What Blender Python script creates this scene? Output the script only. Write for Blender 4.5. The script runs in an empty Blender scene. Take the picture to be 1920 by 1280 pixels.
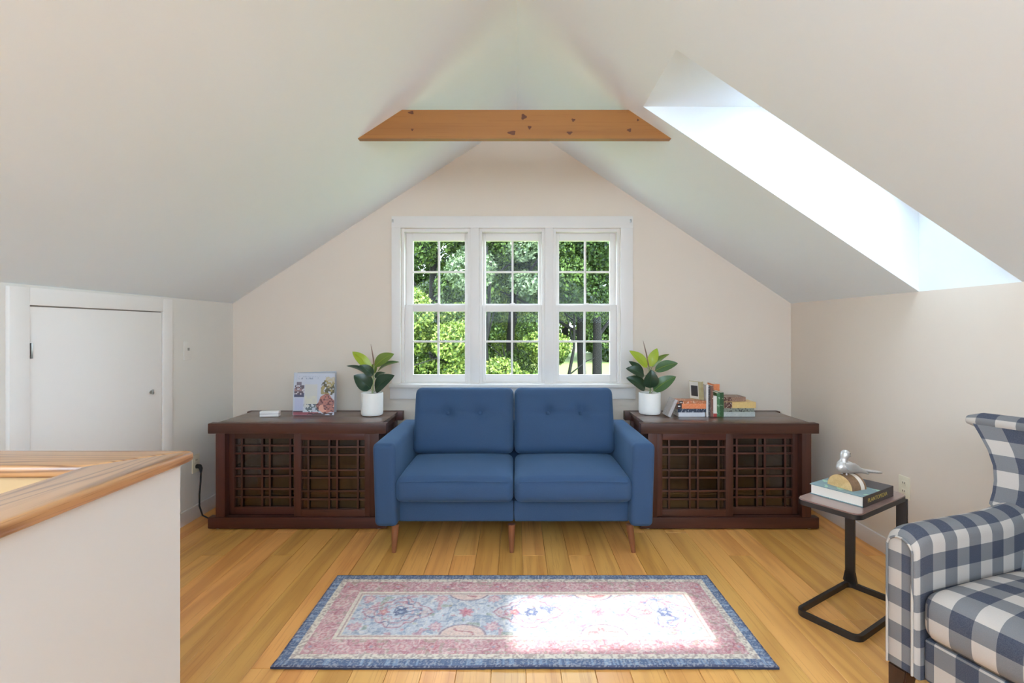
import bpy, bmesh, math, random
import numpy as np
from mathutils import Vector, Matrix

random.seed(7)
rng = np.random.default_rng(11)
SC = bpy.context.scene
COL = SC.collection
PI = math.pi

# ------------------------------------------------------------------ camera
F = 930.0                      # focal length in pixels of the 1920 wide frame
VX, VY, H = 966.0, 617.0, 1.23  # vanishing point and eye height
cam_d = bpy.data.cameras.new('camera')
cam_d.sensor_width = 36.0
cam_d.lens = F / 1920.0 * 36.0
cam_d.shift_x = -(VX - 960.0) / 1920.0
cam_d.shift_y = (VY - 640.0) / 1920.0
cam_d.clip_start = 0.05
cam_d.clip_end = 300
cam = bpy.data.objects.new('camera', cam_d)
cam.location = (0, 0, H)
cam.rotation_euler = (PI / 2, 0, 0)
COL.objects.link(cam)
SC.camera = cam

# ------------------------------------------------------------------ sky, sun, exposure
world = bpy.data.worlds.new('sky')
world.use_nodes = True
SC.world = world
bg = world.node_tree.nodes['Background']
bg.inputs[0].default_value = (0.66, 0.83, 1.0, 1)
bg.inputs[1].default_value = 3.3
sun_d = bpy.data.lights.new('sun', 'SUN')
sun_d.energy = 1.7
sun_d.angle = math.radians(1.6)
sun_d.color = (0.97, 0.97, 1.0)
sun = bpy.data.objects.new('sun', sun_d)
sun.rotation_euler = Vector((-0.5636, -0.074, -1.0)).to_track_quat('-Z', 'Y').to_euler()
sun.location = (6, 1, 12)
COL.objects.link(sun)
SC.view_settings.view_transform = 'Standard'
SC.view_settings.look = 'None'
SC.view_settings.gamma = 1.0
SC.view_settings.use_curve_mapping = False
SC.view_settings.exposure = 1.95
SC.cycles.use_denoising = True
SC.cycles.max_bounces = 14
SC.cycles.diffuse_bounces = 10
SC.cycles.transparent_max_bounces = 16
SC.cycles.caustics_reflective = False
SC.cycles.caustics_refractive = False
SC.cycles.sample_clamp_indirect = 6.0

# ------------------------------------------------------------------ helpers
def lin(c):
    return tuple((v / 255 / 12.92) if v / 255 <= 0.04045 else ((v / 255 + 0.055) / 1.055) ** 2.4 for v in c)

def PX(x, Y): return (x - VX) * Y / F          # the X of a picture column at depth Y
def PZ(y, Y): return H - (y - VY) * Y / F      # the height of a picture row at depth Y

def tag(o, label=None, cat=None, group=None, kind=None):
    if label: o['label'] = label
    if cat: o['category'] = cat
    if group: o['group'] = group
    if kind: o['kind'] = kind
    return o

def thing(name, label, cat, loc=(0, 0, 0), rz=0.0, group=None, kind=None):
    o = bpy.data.objects.new(name, None)
    o.empty_display_size = 0.05
    o.location = loc
    o.rotation_euler = (0, 0, rz)
    COL.objects.link(o)
    return tag(o, label, cat, group, kind)

def mk(name, verts, faces, mat, parent=None, smooth=False, angle=None):
    me = bpy.data.meshes.new(name)
    me.from_pydata([tuple(v) for v in verts], [], faces)
    me.update()
    return link(name, me, mat, parent, smooth, angle)

def link(name, me, mat, parent=None, smooth=False, angle=None):
    o = bpy.data.objects.new(name, me)
    if mat is not None and not me.materials:
        me.materials.append(mat)
    COL.objects.link(o)
    if parent is not None:
        o.parent = parent
    if smooth:
        for p in me.polygons: p.use_smooth = True
        if angle is not None:
            me.set_sharp_from_angle(angle=math.radians(angle))
    return o

def from_bm(name, bm, mat, parent=None, smooth=False, angle=None):
    bmesh.ops.recalc_face_normals(bm, faces=bm.faces)
    me = bpy.data.meshes.new(name)
    bm.to_mesh(me); bm.free()
    return link(name, me, mat, parent, smooth, angle)

def bm_box(bm, x0, x1, y0, y1, z0, z1, bev=0.0, seg=2, M=None):
    vs = [bm.verts.new((x, y, z)) for x in (x0, x1) for y in (y0, y1) for z in (z0, z1)]
    q = [(0, 1, 3, 2), (4, 6, 7, 5), (0, 4, 5, 1), (2, 3, 7, 6), (0, 2, 6, 4), (1, 5, 7, 3)]
    fs = [bm.faces.new([vs[i] for i in f]) for f in q]
    if bev > 0:
        es = set(e for f in fs for e in f.edges)
        r = bmesh.ops.bevel(bm, geom=list(es), offset=bev, segments=seg, affect='EDGES', profile=0.6)
        vs = list(set(v for f in r['faces'] for v in f.verts) | set(v for v in vs if v.is_valid))
    if M is not None:
        bmesh.ops.transform(bm, matrix=M, verts=[v for v in vs if v.is_valid])

def box(name, x0, x1, y0, y1, z0, z1, mat, parent=None, bev=0.0, seg=2, M=None):
    bm = bmesh.new()
    bm_box(bm, x0, x1, y0, y1, z0, z1, bev, seg, M)
    return from_bm(name, bm, mat, parent, smooth=bev > 0, angle=40)

def prism(name, poly, axis, a0, a1, mat, parent=None):
    """poly: list of 2-D points, extruded along axis ('x','y','z')."""
    def p3(p, a):
        return {'y': (p[0], a, p[1]), 'x': (a, p[0], p[1]), 'z': (p[0], p[1], a)}[axis]
    bm = bmesh.new()
    prism_bm(bm, poly, axis, a0, a1)
    return from_bm(name, bm, mat, parent)

def prism_bm(bm, poly, axis, a0, a1):
    def p3(p, a):
        return {'y': (p[0], a, p[1]), 'x': (a, p[0], p[1]), 'z': (p[0], p[1], a)}[axis]
    A = [bm.verts.new(p3(p, a0)) for p in poly]
    B = [bm.verts.new(p3(p, a1)) for p in poly]
    bm.faces.new(A); bm.faces.new(B[::-1])
    n = len(poly)
    for i in range(n):
        bm.faces.new((A[i], B[i], B[(i + 1) % n], A[(i + 1) % n]))

def rbox_data(sx, sy, sz, r, n=6, m=4):
    """Rounded box of full size sx, sy, sz around the origin."""
    def ticks(h):
        a = [-h + r * (1 - math.cos(i / m * PI / 2)) * 1.0 for i in range(m)]
        inner = np.linspace(-h + r, h - r, n + 1)
        return a + list(inner) + [-v for v in a[::-1]]
    hx, hy, hz = sx / 2, sy / 2, sz / 2
    r = min(r, hx * .99, hy * .99, hz * .99)
    tx, ty, tz = ticks(hx), ticks(hy), ticks(hz)
    key, verts, faces = {}, [], []
    def V(p):
        k = (round(p[0], 6), round(p[1], 6), round(p[2], 6))
        if k not in key:
            key[k] = len(verts)
            q = [max(-(h - r), min(h - r, v)) for v, h in zip(p, (hx, hy, hz))]
            d = [a - b for a, b in zip(p, q)]
            L = math.sqrt(sum(v * v for v in d)) or 1
            verts.append([b + r * v / L for b, v in zip(q, d)])
        return key[k]
    def grid(A, B, f, flip):
        for i in range(len(A) - 1):
            for j in range(len(B) - 1):
                ids = [V(f(A[i], B[j])), V(f(A[i + 1], B[j])), V(f(A[i + 1], B[j + 1])), V(f(A[i], B[j + 1]))]
                if len(set(ids)) < 3: continue
                ids = list(dict.fromkeys(ids))
                faces.append(ids[::-1] if flip else ids)
    grid(tx, ty, lambda a, b: (a, b, hz), False); grid(tx, ty, lambda a, b: (a, b, -hz), True)
    grid(tx, tz, lambda a, b: (a, -hy, b), False); grid(tx, tz, lambda a, b: (a, hy, b), True)
    grid(ty, tz, lambda a, b: (hx, a, b), False); grid(ty, tz, lambda a, b: (-hx, a, b), True)
    return np.array(verts), faces

def rbox(name, size, center, r, mat, parent=None, n=6, m=4, fn=None, M=None):
    v, f = rbox_data(*size, r, n, m)
    if fn is not None:
        v = np.array([fn(*p) for p in v])
    if M is not None:
        v = np.array([tuple(M @ Vector(p)) for p in v])
    v = v + np.array(center)
    return mk(name, v, f, mat, parent, smooth=True)

def tube_data(pts, r, k=8, cap=True):
    pts = [Vector(p) for p in pts]
    rr = r if isinstance(r, (list, tuple)) else [r] * len(pts)
    verts, faces = [], []
    up = Vector((0, 0, 1))
    t0 = (pts[1] - pts[0]).normalized()
    a = t0.cross(up if abs(t0.z) < 0.95 else Vector((1, 0, 0))).normalized()
    for i, p in enumerate(pts):
        t = (pts[min(i + 1, len(pts) - 1)] - pts[max(i - 1, 0)]).normalized()
        a = (a - t * a.dot(t)).normalized()
        b = t.cross(a)
        for j in range(k):
            an = 2 * PI * j / k
            verts.append(p + (a * math.cos(an) + b * math.sin(an)) * rr[i])
    for i in range(len(pts) - 1):
        for j in range(k):
            faces.append((i * k + j, i * k + (j + 1) % k, (i + 1) * k + (j + 1) % k, (i + 1) * k + j))
    if cap:
        faces.append(tuple(range(k))[::-1])
        faces.append(tuple((len(pts) - 1) * k + j for j in range(k)))
    return verts, faces

def tube(name, pts, r, mat, parent=None, k=8):
    v, f = tube_data(pts, r, k)
    return mk(name, v, f, mat, parent, smooth=True, angle=50)

def lathe(name, prof, mat, parent=None, k=32, loc=(0, 0, 0), ang=35):
    verts, faces = [], []
    n = len(prof)
    for j in range(k):
        a = 2 * PI * j / k
        for r, z in prof:
            verts.append((loc[0] + r * math.cos(a), loc[1] + r * math.sin(a), loc[2] + z))
    for j in range(k):
        for i in range(n - 1):
            a, b = j * n + i, ((j + 1) % k) * n + i
            faces.append((a, b, b + 1, a + 1))
    if prof[0][0] > 1e-6: faces.append(tuple(j * n for j in range(k))[::-1])
    if prof[-1][0] > 1e-6: faces.append(tuple(j * n + n - 1 for j in range(k)))
    return mk(name, verts, faces, mat, parent, smooth=True, angle=ang)

def copy_tree(o, parent=None):
    c = o.copy(); COL.objects.link(c); c.parent = parent
    for ch in o.children:
        copy_tree(ch, c)
    return c

def smoothstep(a, b, x):
    t = np.clip((x - a) / (b - a), 0, 1)
    return t * t * (3 - 2 * t)

def vnoise(x, y, seed=0):
    xi, yi = np.floor(x).astype(int), np.floor(y).astype(int)
    fx, fy = x - xi, y - yi
    fx, fy = fx * fx * (3 - 2 * fx), fy * fy * (3 - 2 * fy)
    def h(a, b):
        n = (a * 374761393 + b * 668265263 + seed * 69069) & 0xffffffff
        n = ((n ^ (n >> 13)) * 1274126177) & 0xffffffff
        return ((n ^ (n >> 16)) & 0xffff) / 65535.0
    return (h(xi, yi) * (1 - fx) + h(xi + 1, yi) * fx) * (1 - fy) + (h(xi, yi + 1) * (1 - fx) + h(xi + 1, yi + 1) * fx) * fy

# ------------------------------------------------------------------ materials
def nodes_of(name):
    m = bpy.data.materials.new(name)
    m.use_nodes = True
    nt = m.node_tree
    return m, nt, nt.nodes['Principled BSDF']

def N(nt, t, **kw):
    n = nt.nodes.new(t)
    for k, v in kw.items():
        setattr(n, k, v)
    return n

def math_n(nt, op, a, b=None, c=None):
    n = N(nt, 'ShaderNodeMath', operation=op)
    for i, v in enumerate((a, b, c)):
        if v is None: continue
        if isinstance(v, (int, float)): n.inputs[i].default_value = v
        else: nt.links.new(v, n.inputs[i])
    return n.outputs[0]

def mix_c(nt, fac, a, b, mode='MIX'):
    n = N(nt, 'ShaderNodeMix', data_type='RGBA', blend_type=mode)
    for sock, v in ((n.inputs['Factor'], fac), (n.inputs[6], a), (n.inputs[7], b)):
        if isinstance(v, (int, float)): sock.default_value = v
        elif isinstance(v, tuple): sock.default_value = (*v[:3], 1)
        else: nt.links.new(v, sock)
    return n.outputs[2]

def coords(nt, kind='Object', scale=(1, 1, 1), offset_random=False):
    tc = N(nt, 'ShaderNodeTexCoord')
    mp = N(nt, 'ShaderNodeMapping')
    mp.inputs['Scale'].default_value = scale
    nt.links.new(tc.outputs[kind], mp.inputs['Vector'])
    if offset_random:
        oi = N(nt, 'ShaderNodeObjectInfo')
        cx = N(nt, 'ShaderNodeCombineXYZ')
        nt.links.new(math_n(nt, 'MULTIPLY', oi.outputs['Random'], 71.0), cx.inputs[0])
        nt.links.new(math_n(nt, 'MULTIPLY', oi.outputs['Random'], 37.0), cx.inputs[1])
        nt.links.new(math_n(nt, 'MULTIPLY', oi.outputs['Random'], 53.0), cx.inputs[2])
        nt.links.new(cx.outputs[0], mp.inputs['Location'])
    return mp.outputs[0]

def noise(nt, vec, scale, detail=3, rough=0.5):
    n = N(nt, 'ShaderNodeTexNoise')
    nt.links.new(vec, n.inputs['Vector'])
    n.inputs['Scale'].default_value = scale
    n.inputs['Detail'].default_value = detail
    n.inputs['Roughness'].default_value = rough
    return n.outputs[0]

def bump(nt, bsdf, h, strength=0.2, dist=0.002):
    b = N(nt, 'ShaderNodeBump')
    b.inputs['Strength'].default_value = strength
    b.inputs['Distance'].default_value = dist
    nt.links.new(h, b.inputs['Height'])
    nt.links.new(b.outputs[0], bsdf.inputs['Normal'])

def flat(name, c, rough=0.5, var=0.03, scale=8.0, bmp=0.0, bscale=200.0, metal=0.0, spec=0.5):
    m, nt, b = nodes_of(name)
    col = lin(c)
    v = coords(nt)
    f = noise(nt, v, scale, 3)
    lo, hi = tuple(x * (1 - var) for x in col), tuple(min(1, x * (1 + var)) for x in col)
    nt.links.new(mix_c(nt, f, lo, hi), b.inputs['Base Color'])
    b.inputs['Roughness'].default_value = rough
    b.inputs['Metallic'].default_value = metal
    b.inputs['Specular IOR Level'].default_value = spec
    if bmp: bump(nt, b, noise(nt, v, bscale, 2), bmp, 0.001)
    return m

def wood(name, base, dark, light, along=1, grain=10.0, rough=0.45, rings=26.0, rnd=False, contrast=0.6, spec=0.4, pore=0.35, obj_var=0.0, ringmix=0.7, coat=0.0, sharp=1.6):
    """Grain as contour lines of a stretched noise; `along` is the axis of the fibres."""
    m, nt, b = nodes_of(name)
    sc = [grain] * 3; sc[along] = grain * 0.075
    v = coords(nt, 'Object', tuple(sc), rnd)
    n1 = noise(nt, v, 1.0, 2, 0.45)
    ring = math_n(nt, 'SINE', math_n(nt, 'MULTIPLY', n1, rings * 2.2))
    ring = math_n(nt, 'POWER', math_n(nt, 'MULTIPLY_ADD', ring, 0.5, 0.5), sharp)
    sc2 = [grain * 22] * 3; sc2[along] = grain * 0.5
    v2 = coords(nt, 'Object', tuple(sc2), rnd)
    n2 = noise(nt, v2, 1.0, 2, 0.6)
    broad = noise(nt, v, 0.6, 1)
    c = mix_c(nt, broad, lin(base), lin(light))
    c = mix_c(nt, math_n(nt, 'MULTIPLY', ring, contrast * ringmix), c, lin(dark))
    pf = math_n(nt, 'MULTIPLY', math_n(nt, 'SMOOTHSTEP', n2, 0.5, 0.75) if False else math_n(nt, 'GREATER_THAN', n2, 0.6), pore)
    c = mix_c(nt, pf, c, lin(dark))
    if obj_var:
        oi = N(nt, 'ShaderNodeObjectInfo')
        hsv = N(nt, 'ShaderNodeHueSaturation')
        nt.links.new(math_n(nt, 'MULTIPLY_ADD', oi.outputs['Random'], obj_var, 1 - obj_var * 0.5), hsv.inputs['Value'])
        nt.links.new(math_n(nt, 'MULTIPLY_ADD', oi.outputs['Random'], -0.014, 0.507), hsv.inputs['Hue'])
        nt.links.new(c, hsv.inputs['Color'])
        c = hsv.outputs[0]
    nt.links.new(c, b.inputs['Base Color'])
    b.inputs['Roughness'].default_value = rough
    b.inputs['Specular IOR Level'].default_value = spec
    b.inputs['Coat Weight'].default_value = coat
    b.inputs['Coat Roughness'].default_value = 0.22
    bump(nt, b, n2, 0.08, 0.001)
    return m

def fabric(name, c, c2, rough=0.9, scale=420.0):
    m, nt, b = nodes_of(name)
    v = coords(nt)
    f = noise(nt, v, scale, 2, 0.6)
    f2 = noise(nt, v, 9.0, 3)
    c1 = mix_c(nt, f, lin(c), lin(c2))
    nt.links.new(mix_c(nt, math_n(nt, 'MULTIPLY', f2, 0.35), c1, lin(c2)), b.inputs['Base Color'])
    b.inputs['Roughness'].default_value = rough
    b.inputs['Specular IOR Level'].default_value = 0.2
    b.inputs['Sheen Weight'].default_value = 0.25
    b.inputs['Sheen Roughness'].default_value = 0.4
    b.inputs['Sheen Tint'].default_value = (*lin((150, 190, 230)), 1)
    bump(nt, b, f, 0.35, 0.0012)
    return m

def glass(name, clear=0.94, rough=0.02, tint=(1, 1, 1)):
    m, nt, b = nodes_of(name)
    out = nt.nodes['Material Output']
    tr = N(nt, 'ShaderNodeBsdfTransparent'); tr.inputs[0].default_value = (*tint, 1)
    gl = N(nt, 'ShaderNodeBsdfGlossy'); gl.inputs['Roughness'].default_value = rough
    mx = N(nt, 'ShaderNodeMixShader'); mx.inputs[0].default_value = 1 - clear
    nt.links.new(tr.outputs[0], mx.inputs[1]); nt.links.new(gl.outputs[0], mx.inputs[2])
    nt.links.new(mx.outputs[0], out.inputs['Surface'])
    nt.nodes.remove(b)
    return m

def plaid(name, check=0.055):
    m, nt, b = nodes_of(name)
    uv = N(nt, 'ShaderNodeUVMap')
    sp = N(nt, 'ShaderNodeSeparateXYZ')
    nt.links.new(uv.outputs[0], sp.inputs[0])
    def stripe(s):
        f = math_n(nt, 'FRACT', math_n(nt, 'MULTIPLY', s, 0.5 / check))
        return math_n(nt, 'GREATER_THAN', f, 0.5)
    a, c = stripe(sp.outputs[0]), stripe(sp.outputs[1])
    s = math_n(nt, 'ADD', a, c)
    v = coords(nt)
    wv = noise(nt, v, 500.0, 2)
    c0 = mix_c(nt, math_n(nt, 'GREATER_THAN', s, 0.5), lin((188, 178, 168)), lin((110, 109, 110)))
    c1 = mix_c(nt, math_n(nt, 'GREATER_THAN', s, 1.5), c0, lin((38, 46, 66)))
    c2 = mix_c(nt, math_n(nt, 'MULTIPLY', wv, 0.30), c1, lin((150, 150, 152)))
    nt.links.new(c2, b.inputs['Base Color'])
    b.inputs['Roughness'].default_value = 0.9
    b.inputs['Specular IOR Level'].default_value = 0.2
    bump(nt, b, wv, 0.25, 0.001)
    return m

def vcol(name, rough=0.9, bmp=0.0, spec=0.2, bscale=600):
    m, nt, b = nodes_of(name)
    at = N(nt, 'ShaderNodeVertexColor', layer_name='print')
    v = coords(nt)
    f = noise(nt, v, 300.0, 2)
    nt.links.new(mix_c(nt, math_n(nt, 'MULTIPLY', f, 0.15), at.outputs[0], lin((200, 196, 190))), b.inputs['Base Color'])
    b.inputs['Roughness'].default_value = rough
    b.inputs['Specular IOR Level'].default_value = spec
    if bmp: bump(nt, b, noise(nt, v, bscale, 2), bmp, 0.002)
    return m

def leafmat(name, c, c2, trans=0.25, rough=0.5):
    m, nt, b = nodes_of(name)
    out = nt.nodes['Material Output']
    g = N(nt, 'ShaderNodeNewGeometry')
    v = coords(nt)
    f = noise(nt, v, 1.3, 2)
    r = math_n(nt, 'POWER', g.outputs['Random Per Island'], 1.7)  # wide dark-to-pale leaf spread stands in for sun highlights and dark gaps
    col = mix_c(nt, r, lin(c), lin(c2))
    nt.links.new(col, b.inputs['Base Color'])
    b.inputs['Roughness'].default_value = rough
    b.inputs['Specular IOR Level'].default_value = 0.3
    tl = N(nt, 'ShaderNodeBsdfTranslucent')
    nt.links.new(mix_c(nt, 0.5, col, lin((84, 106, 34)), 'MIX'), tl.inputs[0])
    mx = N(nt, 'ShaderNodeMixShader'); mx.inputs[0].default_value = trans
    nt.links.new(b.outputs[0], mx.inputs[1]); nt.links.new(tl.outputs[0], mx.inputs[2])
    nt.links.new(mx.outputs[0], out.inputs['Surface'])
    return m

M = {}
M['ceiling'] = flat('ceiling_paint', (231, 237, 241), 0.9, 0.012, 3, 0.05, 300)
M['wall'] = flat('wall_paint', (219, 206, 192), 0.85, 0.015, 3, 0.06, 260)
M['white_wall'] = flat('white_wall_paint', (222, 218, 211), 0.85, 0.015, 3, 0.06, 260)
M['half_wall'] = flat('half_wall_paint', (206, 204, 202), 0.85, 0.015, 3, 0.06, 260)
M['trim'] = flat('white_trim_paint', (222, 217, 213), 0.45, 0.012, 5)
M['door'] = flat('white_door_paint', (230, 225, 220), 0.5, 0.012, 5)
M['floor'] = wood('oak_floor', (220, 154, 78), (166, 96, 40), (234, 180, 104), 1, 6.0, 0.38, 16, True, 0.5, 0.45, 0.22, 0.22, coat=0.15)
M['floor_gap'] = flat('floor_joint', (110, 70, 36), 0.8)
M['oak'] = wood('oak_cap', (176, 126, 82), (104, 64, 42), (188, 140, 94), 1, 9.0, 0.35, 34, False, 1.0, 0.5, 0.25, coat=0.8, sharp=4.0)
M['oak_x'] = wood('oak_cap_cross', (176, 126, 82), (104, 64, 42), (188, 140, 94), 0, 9.0, 0.35, 34, False, 1.0, 0.5, 0.25, coat=0.8, sharp=4.0)
M['dark'] = wood('dark_stained_wood', (68, 37, 29), (38, 19, 15), (86, 48, 37), 0, 8.0, 0.42, 16, True, 0.5, 0.4, 0.25, 0.12)
M['dark_v'] = wood('dark_stained_wood_upright', (64, 36, 29), (36, 19, 16), (82, 46, 36), 2, 8.0, 0.42, 16, True, 0.5, 0.4, 0.25, 0.12)
M['dark_top'] = wood('dark_stained_cabinet_top', (84, 56, 44), (56, 36, 28), (98, 66, 52), 0, 6.0, 0.34, 12, True, 0.4, 0.5, 0.2, 0.0, coat=0.5)
M['inside'] = flat('cabinet_interior', (30, 24, 22), 0.8)
M['blue'] = fabric('blue_sofa_fabric', (43, 65, 95), (62, 86, 117))
M['walnut'] = wood('walnut_leg', (122, 76, 50), (82, 48, 30), (142, 90, 60), 2, 14.0, 0.4, 10, True, 0.4)
M['plaid'] = plaid('navy_buffalo_check')
M['darkleg'] = wood('espresso_leg', (58, 38, 28), (36, 22, 16), (70, 46, 34), 2, 14.0, 0.4, 10, True, 0.4)
M['black_metal'] = flat('black_powder_coat', (38, 34, 33), 0.45, 0.05, 20)
M['table_top'] = wood('mauve_wood_top', (128, 98, 92), (100, 76, 70), (146, 114, 106), 1, 10.0, 0.28, 12, False, 0.3, 0.6, 0.15, coat=1.0)
M['pot'] = flat('white_ceramic', (238, 237, 233), 0.35, 0.008)
M['soil'] = flat('potting_soil', (62, 44, 34), 0.95, 0.4, 120, 0.5, 200)
M['stem'] = flat('green_stem', (130, 140, 96), 0.6, 0.1)
M['spike'] = flat('new_leaf_sheath', (132, 100, 82), 0.6, 0.1)
M['leaf_young'] = flat('young_leaf', (150, 168, 42), 0.38, 0.18, 14)
M['leaf_olive'] = flat('olive_leaf', (98, 118, 44), 0.35, 0.18, 14)
M['leaf_mid'] = flat('mid_green_leaf', (68, 98, 58), 0.32, 0.18, 14)
M['leaf_dark'] = flat('dark_green_leaf', (40, 62, 44), 0.28, 0.2, 14)
M['outlet'] = flat('ivory_plastic', (226, 218, 196), 0.4, 0.01)
M['slot'] = flat('dark_slot', (60, 52, 44), 0.7)
M['black_rubber'] = flat('black_rubber', (28, 26, 25), 0.6)
M['brass'] = flat('brushed_nickel', (168, 166, 162), 0.35, 0.05, 30, metal=0.9)
M['silver'] = flat('silver_metal', (200, 196, 192), 0.42, 0.06, 60, 0.1, 200, metal=0.6)
M['birch'] = wood('cut_log_end', (206, 170, 116), (168, 124, 72), (222, 192, 140), 0, 14.0, 0.6, 14, False, 0.4)
M['bark'] = flat('brown_bark', (126, 96, 70), 0.9, 0.35, 90, 0.6, 160)
M['pages'] = flat('paper_pages', (226, 216, 204), 0.9, 0.05, 300, 0.2, 500)
M['white'] = flat('white_plastic', (236, 232, 230), 0.5, 0.01)
M['seam'] = flat('shadow_gap', (150, 140, 134), 0.7)
M['glass'] = glass('window_glass', 0.996)
M['cab_glass'] = glass('cabinet_glass', 0.92, 0.16, (0.75, 0.73, 0.72))
M['rug'] = vcol('woven_rug', 0.95, 0.5, 0.1)
M['rug_edge'] = flat('rug_binding', (44, 50, 74), 0.95, 0.15, 80)
M['print'] = vcol('printed_cover', 0.35, 0, 0.4)

# ------------------------------------------------------------------ room shell
WL, WR, WB, WF = -2.083, 2.035, 3.66, -1.5       # left, right, far and rear wall
KN, RX, RZ = 1.42, 0.01, 2.777                    # knee-wall height, ridge
SL = (RZ - KN) / (RX - WL); SR = (RZ - KN) / (WR - RX)
def CZ(x): return RZ - (SL * (RX - x) if x < RX else SR * (x - RX))
T = 0.14

# floor: a thin bed with every board laid on it
floor = box('floor', WL - T, WR + T, WF - T, WB + T, -0.06, -0.020, M['floor_gap'])
tag(floor, 'honey oak plank floor running towards the window wall', 'floor', kind='structure')
pw = (WR - WL) / 33.0
plank_mesh = {}
def plank_me(L):
    k = round(L, 2)
    if k not in plank_mesh:
        bm = bmesh.new()
        bm_box(bm, -pw / 2 + .0006, pw / 2 - .0006, -k / 2 + .0006, k / 2 - .0006, -0.0195, 0.0)
        for e in [e for e in bm.edges if all(v.co.z > -0.001 for v in e.verts)]: pass
        top = [e for e in bm.edges if all(v.co.z > -0.001 for v in e.verts)]
        bmesh.ops.bevel(bm, geom=top, offset=0.0012, segments=1, affect='EDGES')
        bmesh.ops.recalc_face_normals(bm, faces=bm.faces)
        me = bpy.data.meshes.new('plank'); bm.to_mesh(me); bm.free()
        me.materials.append(M['floor'])
        plank_mesh[k] = me
    return plank_mesh[k]
for c in range(33):
    y = WF
    first = True
    while y < WB - 0.01:
        L = random.choice((1.2, 1.5, 1.8, 2.1, 2.4))
        if first: L = random.choice((0.6, 0.9, 1.2, 1.5, 1.8)); first = False
        if y + L > WB - 0.45: L = WB - y
        link('plank', plank_me(L), None, floor).location = (WL + pw * (c + .5), y + L / 2, 0)
        y += L

# far gable wall with the opening of the triple window
OX0, OX1, OZ0, OZ1 = PX(751, 3.64), PX(1164, 3.64), PZ(719, 3.64), PZ(427, 3.64)
def gable(name, Y0, Y1, hx0, hx1, hz0, hz1, mat):
    bm = bmesh.new()
    for poly in (
        [(WL - T, -0.3), (hx0, -0.3), (hx0, CZ(hx0) + .1), (WL - T, CZ(WL) + .1 - .09)],
        [(hx1, -0.3), (WR + T, -0.3), (WR + T, CZ(WR) + .1 - .09), (hx1, CZ(hx1) + .1)],
        [(hx0, -0.3), (hx1, -0.3), (hx1, hz0), (hx0, hz0)],
        [(hx0, hz1), (hx1, hz1), (hx1, CZ(hx1) + .1), (RX, RZ + .1), (hx0, CZ(hx0) + .1)]):
        prism_bm(bm, poly, 'y', Y0, Y1)
    return from_bm(name, bm, mat)
tag(gable('wall_back', WB, WB + T, OX0, OX1, OZ0, OZ1, M['wall']), 'beige gable wall around the triple window', 'wall', kind='structure')
tag(box('wall_left', WL - T, WL, WF, WB, -0.3, KN + .06, M['white_wall']), 'low knee wall with the white access door', 'wall', kind='structure')
tag(box('wall_right', WR, WR + T, WF, WB, -0.3, KN, M['wall']), 'low knee wall under the skylight', 'wall', kind='structure')

# ceiling: two slopes, cut open for the skylight and an added roof window
SKX0, SKY0, SKY1 = 0.645, 1.99, 2.50
OFF = 0.420                                       # vertical thickness of the roof
def slab(bm, pts):                                # pts (x,y) on the inner slope, extruded upwards
    A = [bm.verts.new((x, y, CZ(x))) for x, y in pts]
    B = [bm.verts.new((x, y, CZ(x) + OFF)) for x, y in pts]
    bm.faces.new(A); bm.faces.new(B[::-1]); n = len(pts)
    for i in range(n): bm.faces.new((A[i], B[i], B[(i + 1) % n], A[(i + 1) % n]))
bm = bmesh.new()
RSY0, RSY1, RSX0, RSX1 = -1.30, .20, -1.70, -.45    # unseen roof window, added at the other end for top light
slab(bm, [(RX, WF), (WR, WF), (WR, SKY0), (RX, SKY0)])
for xs in ((WL, RSX0, RSX1, RX),):
    e_, a_, b_, r_ = xs
    ytop = WB if e_ < 0 else SKY0
    slab(bm, [(e_, WF), (r_, WF), (r_, RSY0), (e_, RSY0)])
    slab(bm, [(e_, RSY1), (r_, RSY1), (r_, ytop), (e_, ytop)])
    slab(bm, [(e_, RSY0), (a_, RSY0), (a_, RSY1), (e_, RSY1)])
    slab(bm, [(b_, RSY0), (r_, RSY0), (r_, RSY1), (b_, RSY1)])
slab(bm, [(RX, SKY1), (WR, SKY1), (WR, WB), (RX, WB)])
slab(bm, [(RX, SKY0), (SKX0, SKY0), (SKX0, SKY1), (RX, SKY1)])
ceil = from_bm('ceiling', bm, M['ceiling'])
tag(ceil, 'white sloped attic ceiling meeting at a ridge', 'ceiling', kind='structure')

# skylight: level head, plumb sill, frame and glass in the roof plane
def RZo(x): return CZ(x) + OFF
sk = thing('window_4', 'skylight set deep in the sloping white ceiling', 'skylight', (WR, 2.245, KN), kind='structure')
def rel(p, o): return (p[0] - o[0], p[1] - o[1], p[2] - o[2])
so = (WR, 2.245, KN)
hx = SKX0; hz = CZ(SKX0)
xe = SKX0 + OFF / SR                               # where the level head meets the roof plane
def quad(name, pts, mat, parent, o):
    return mk(name, [rel(p, o) for p in pts], [tuple(range(len(pts)))], mat, parent)
bm = bmesh.new()
def q(bm, pts): bm.faces.new([bm.verts.new(rel(p, so)) for p in pts])
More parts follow.
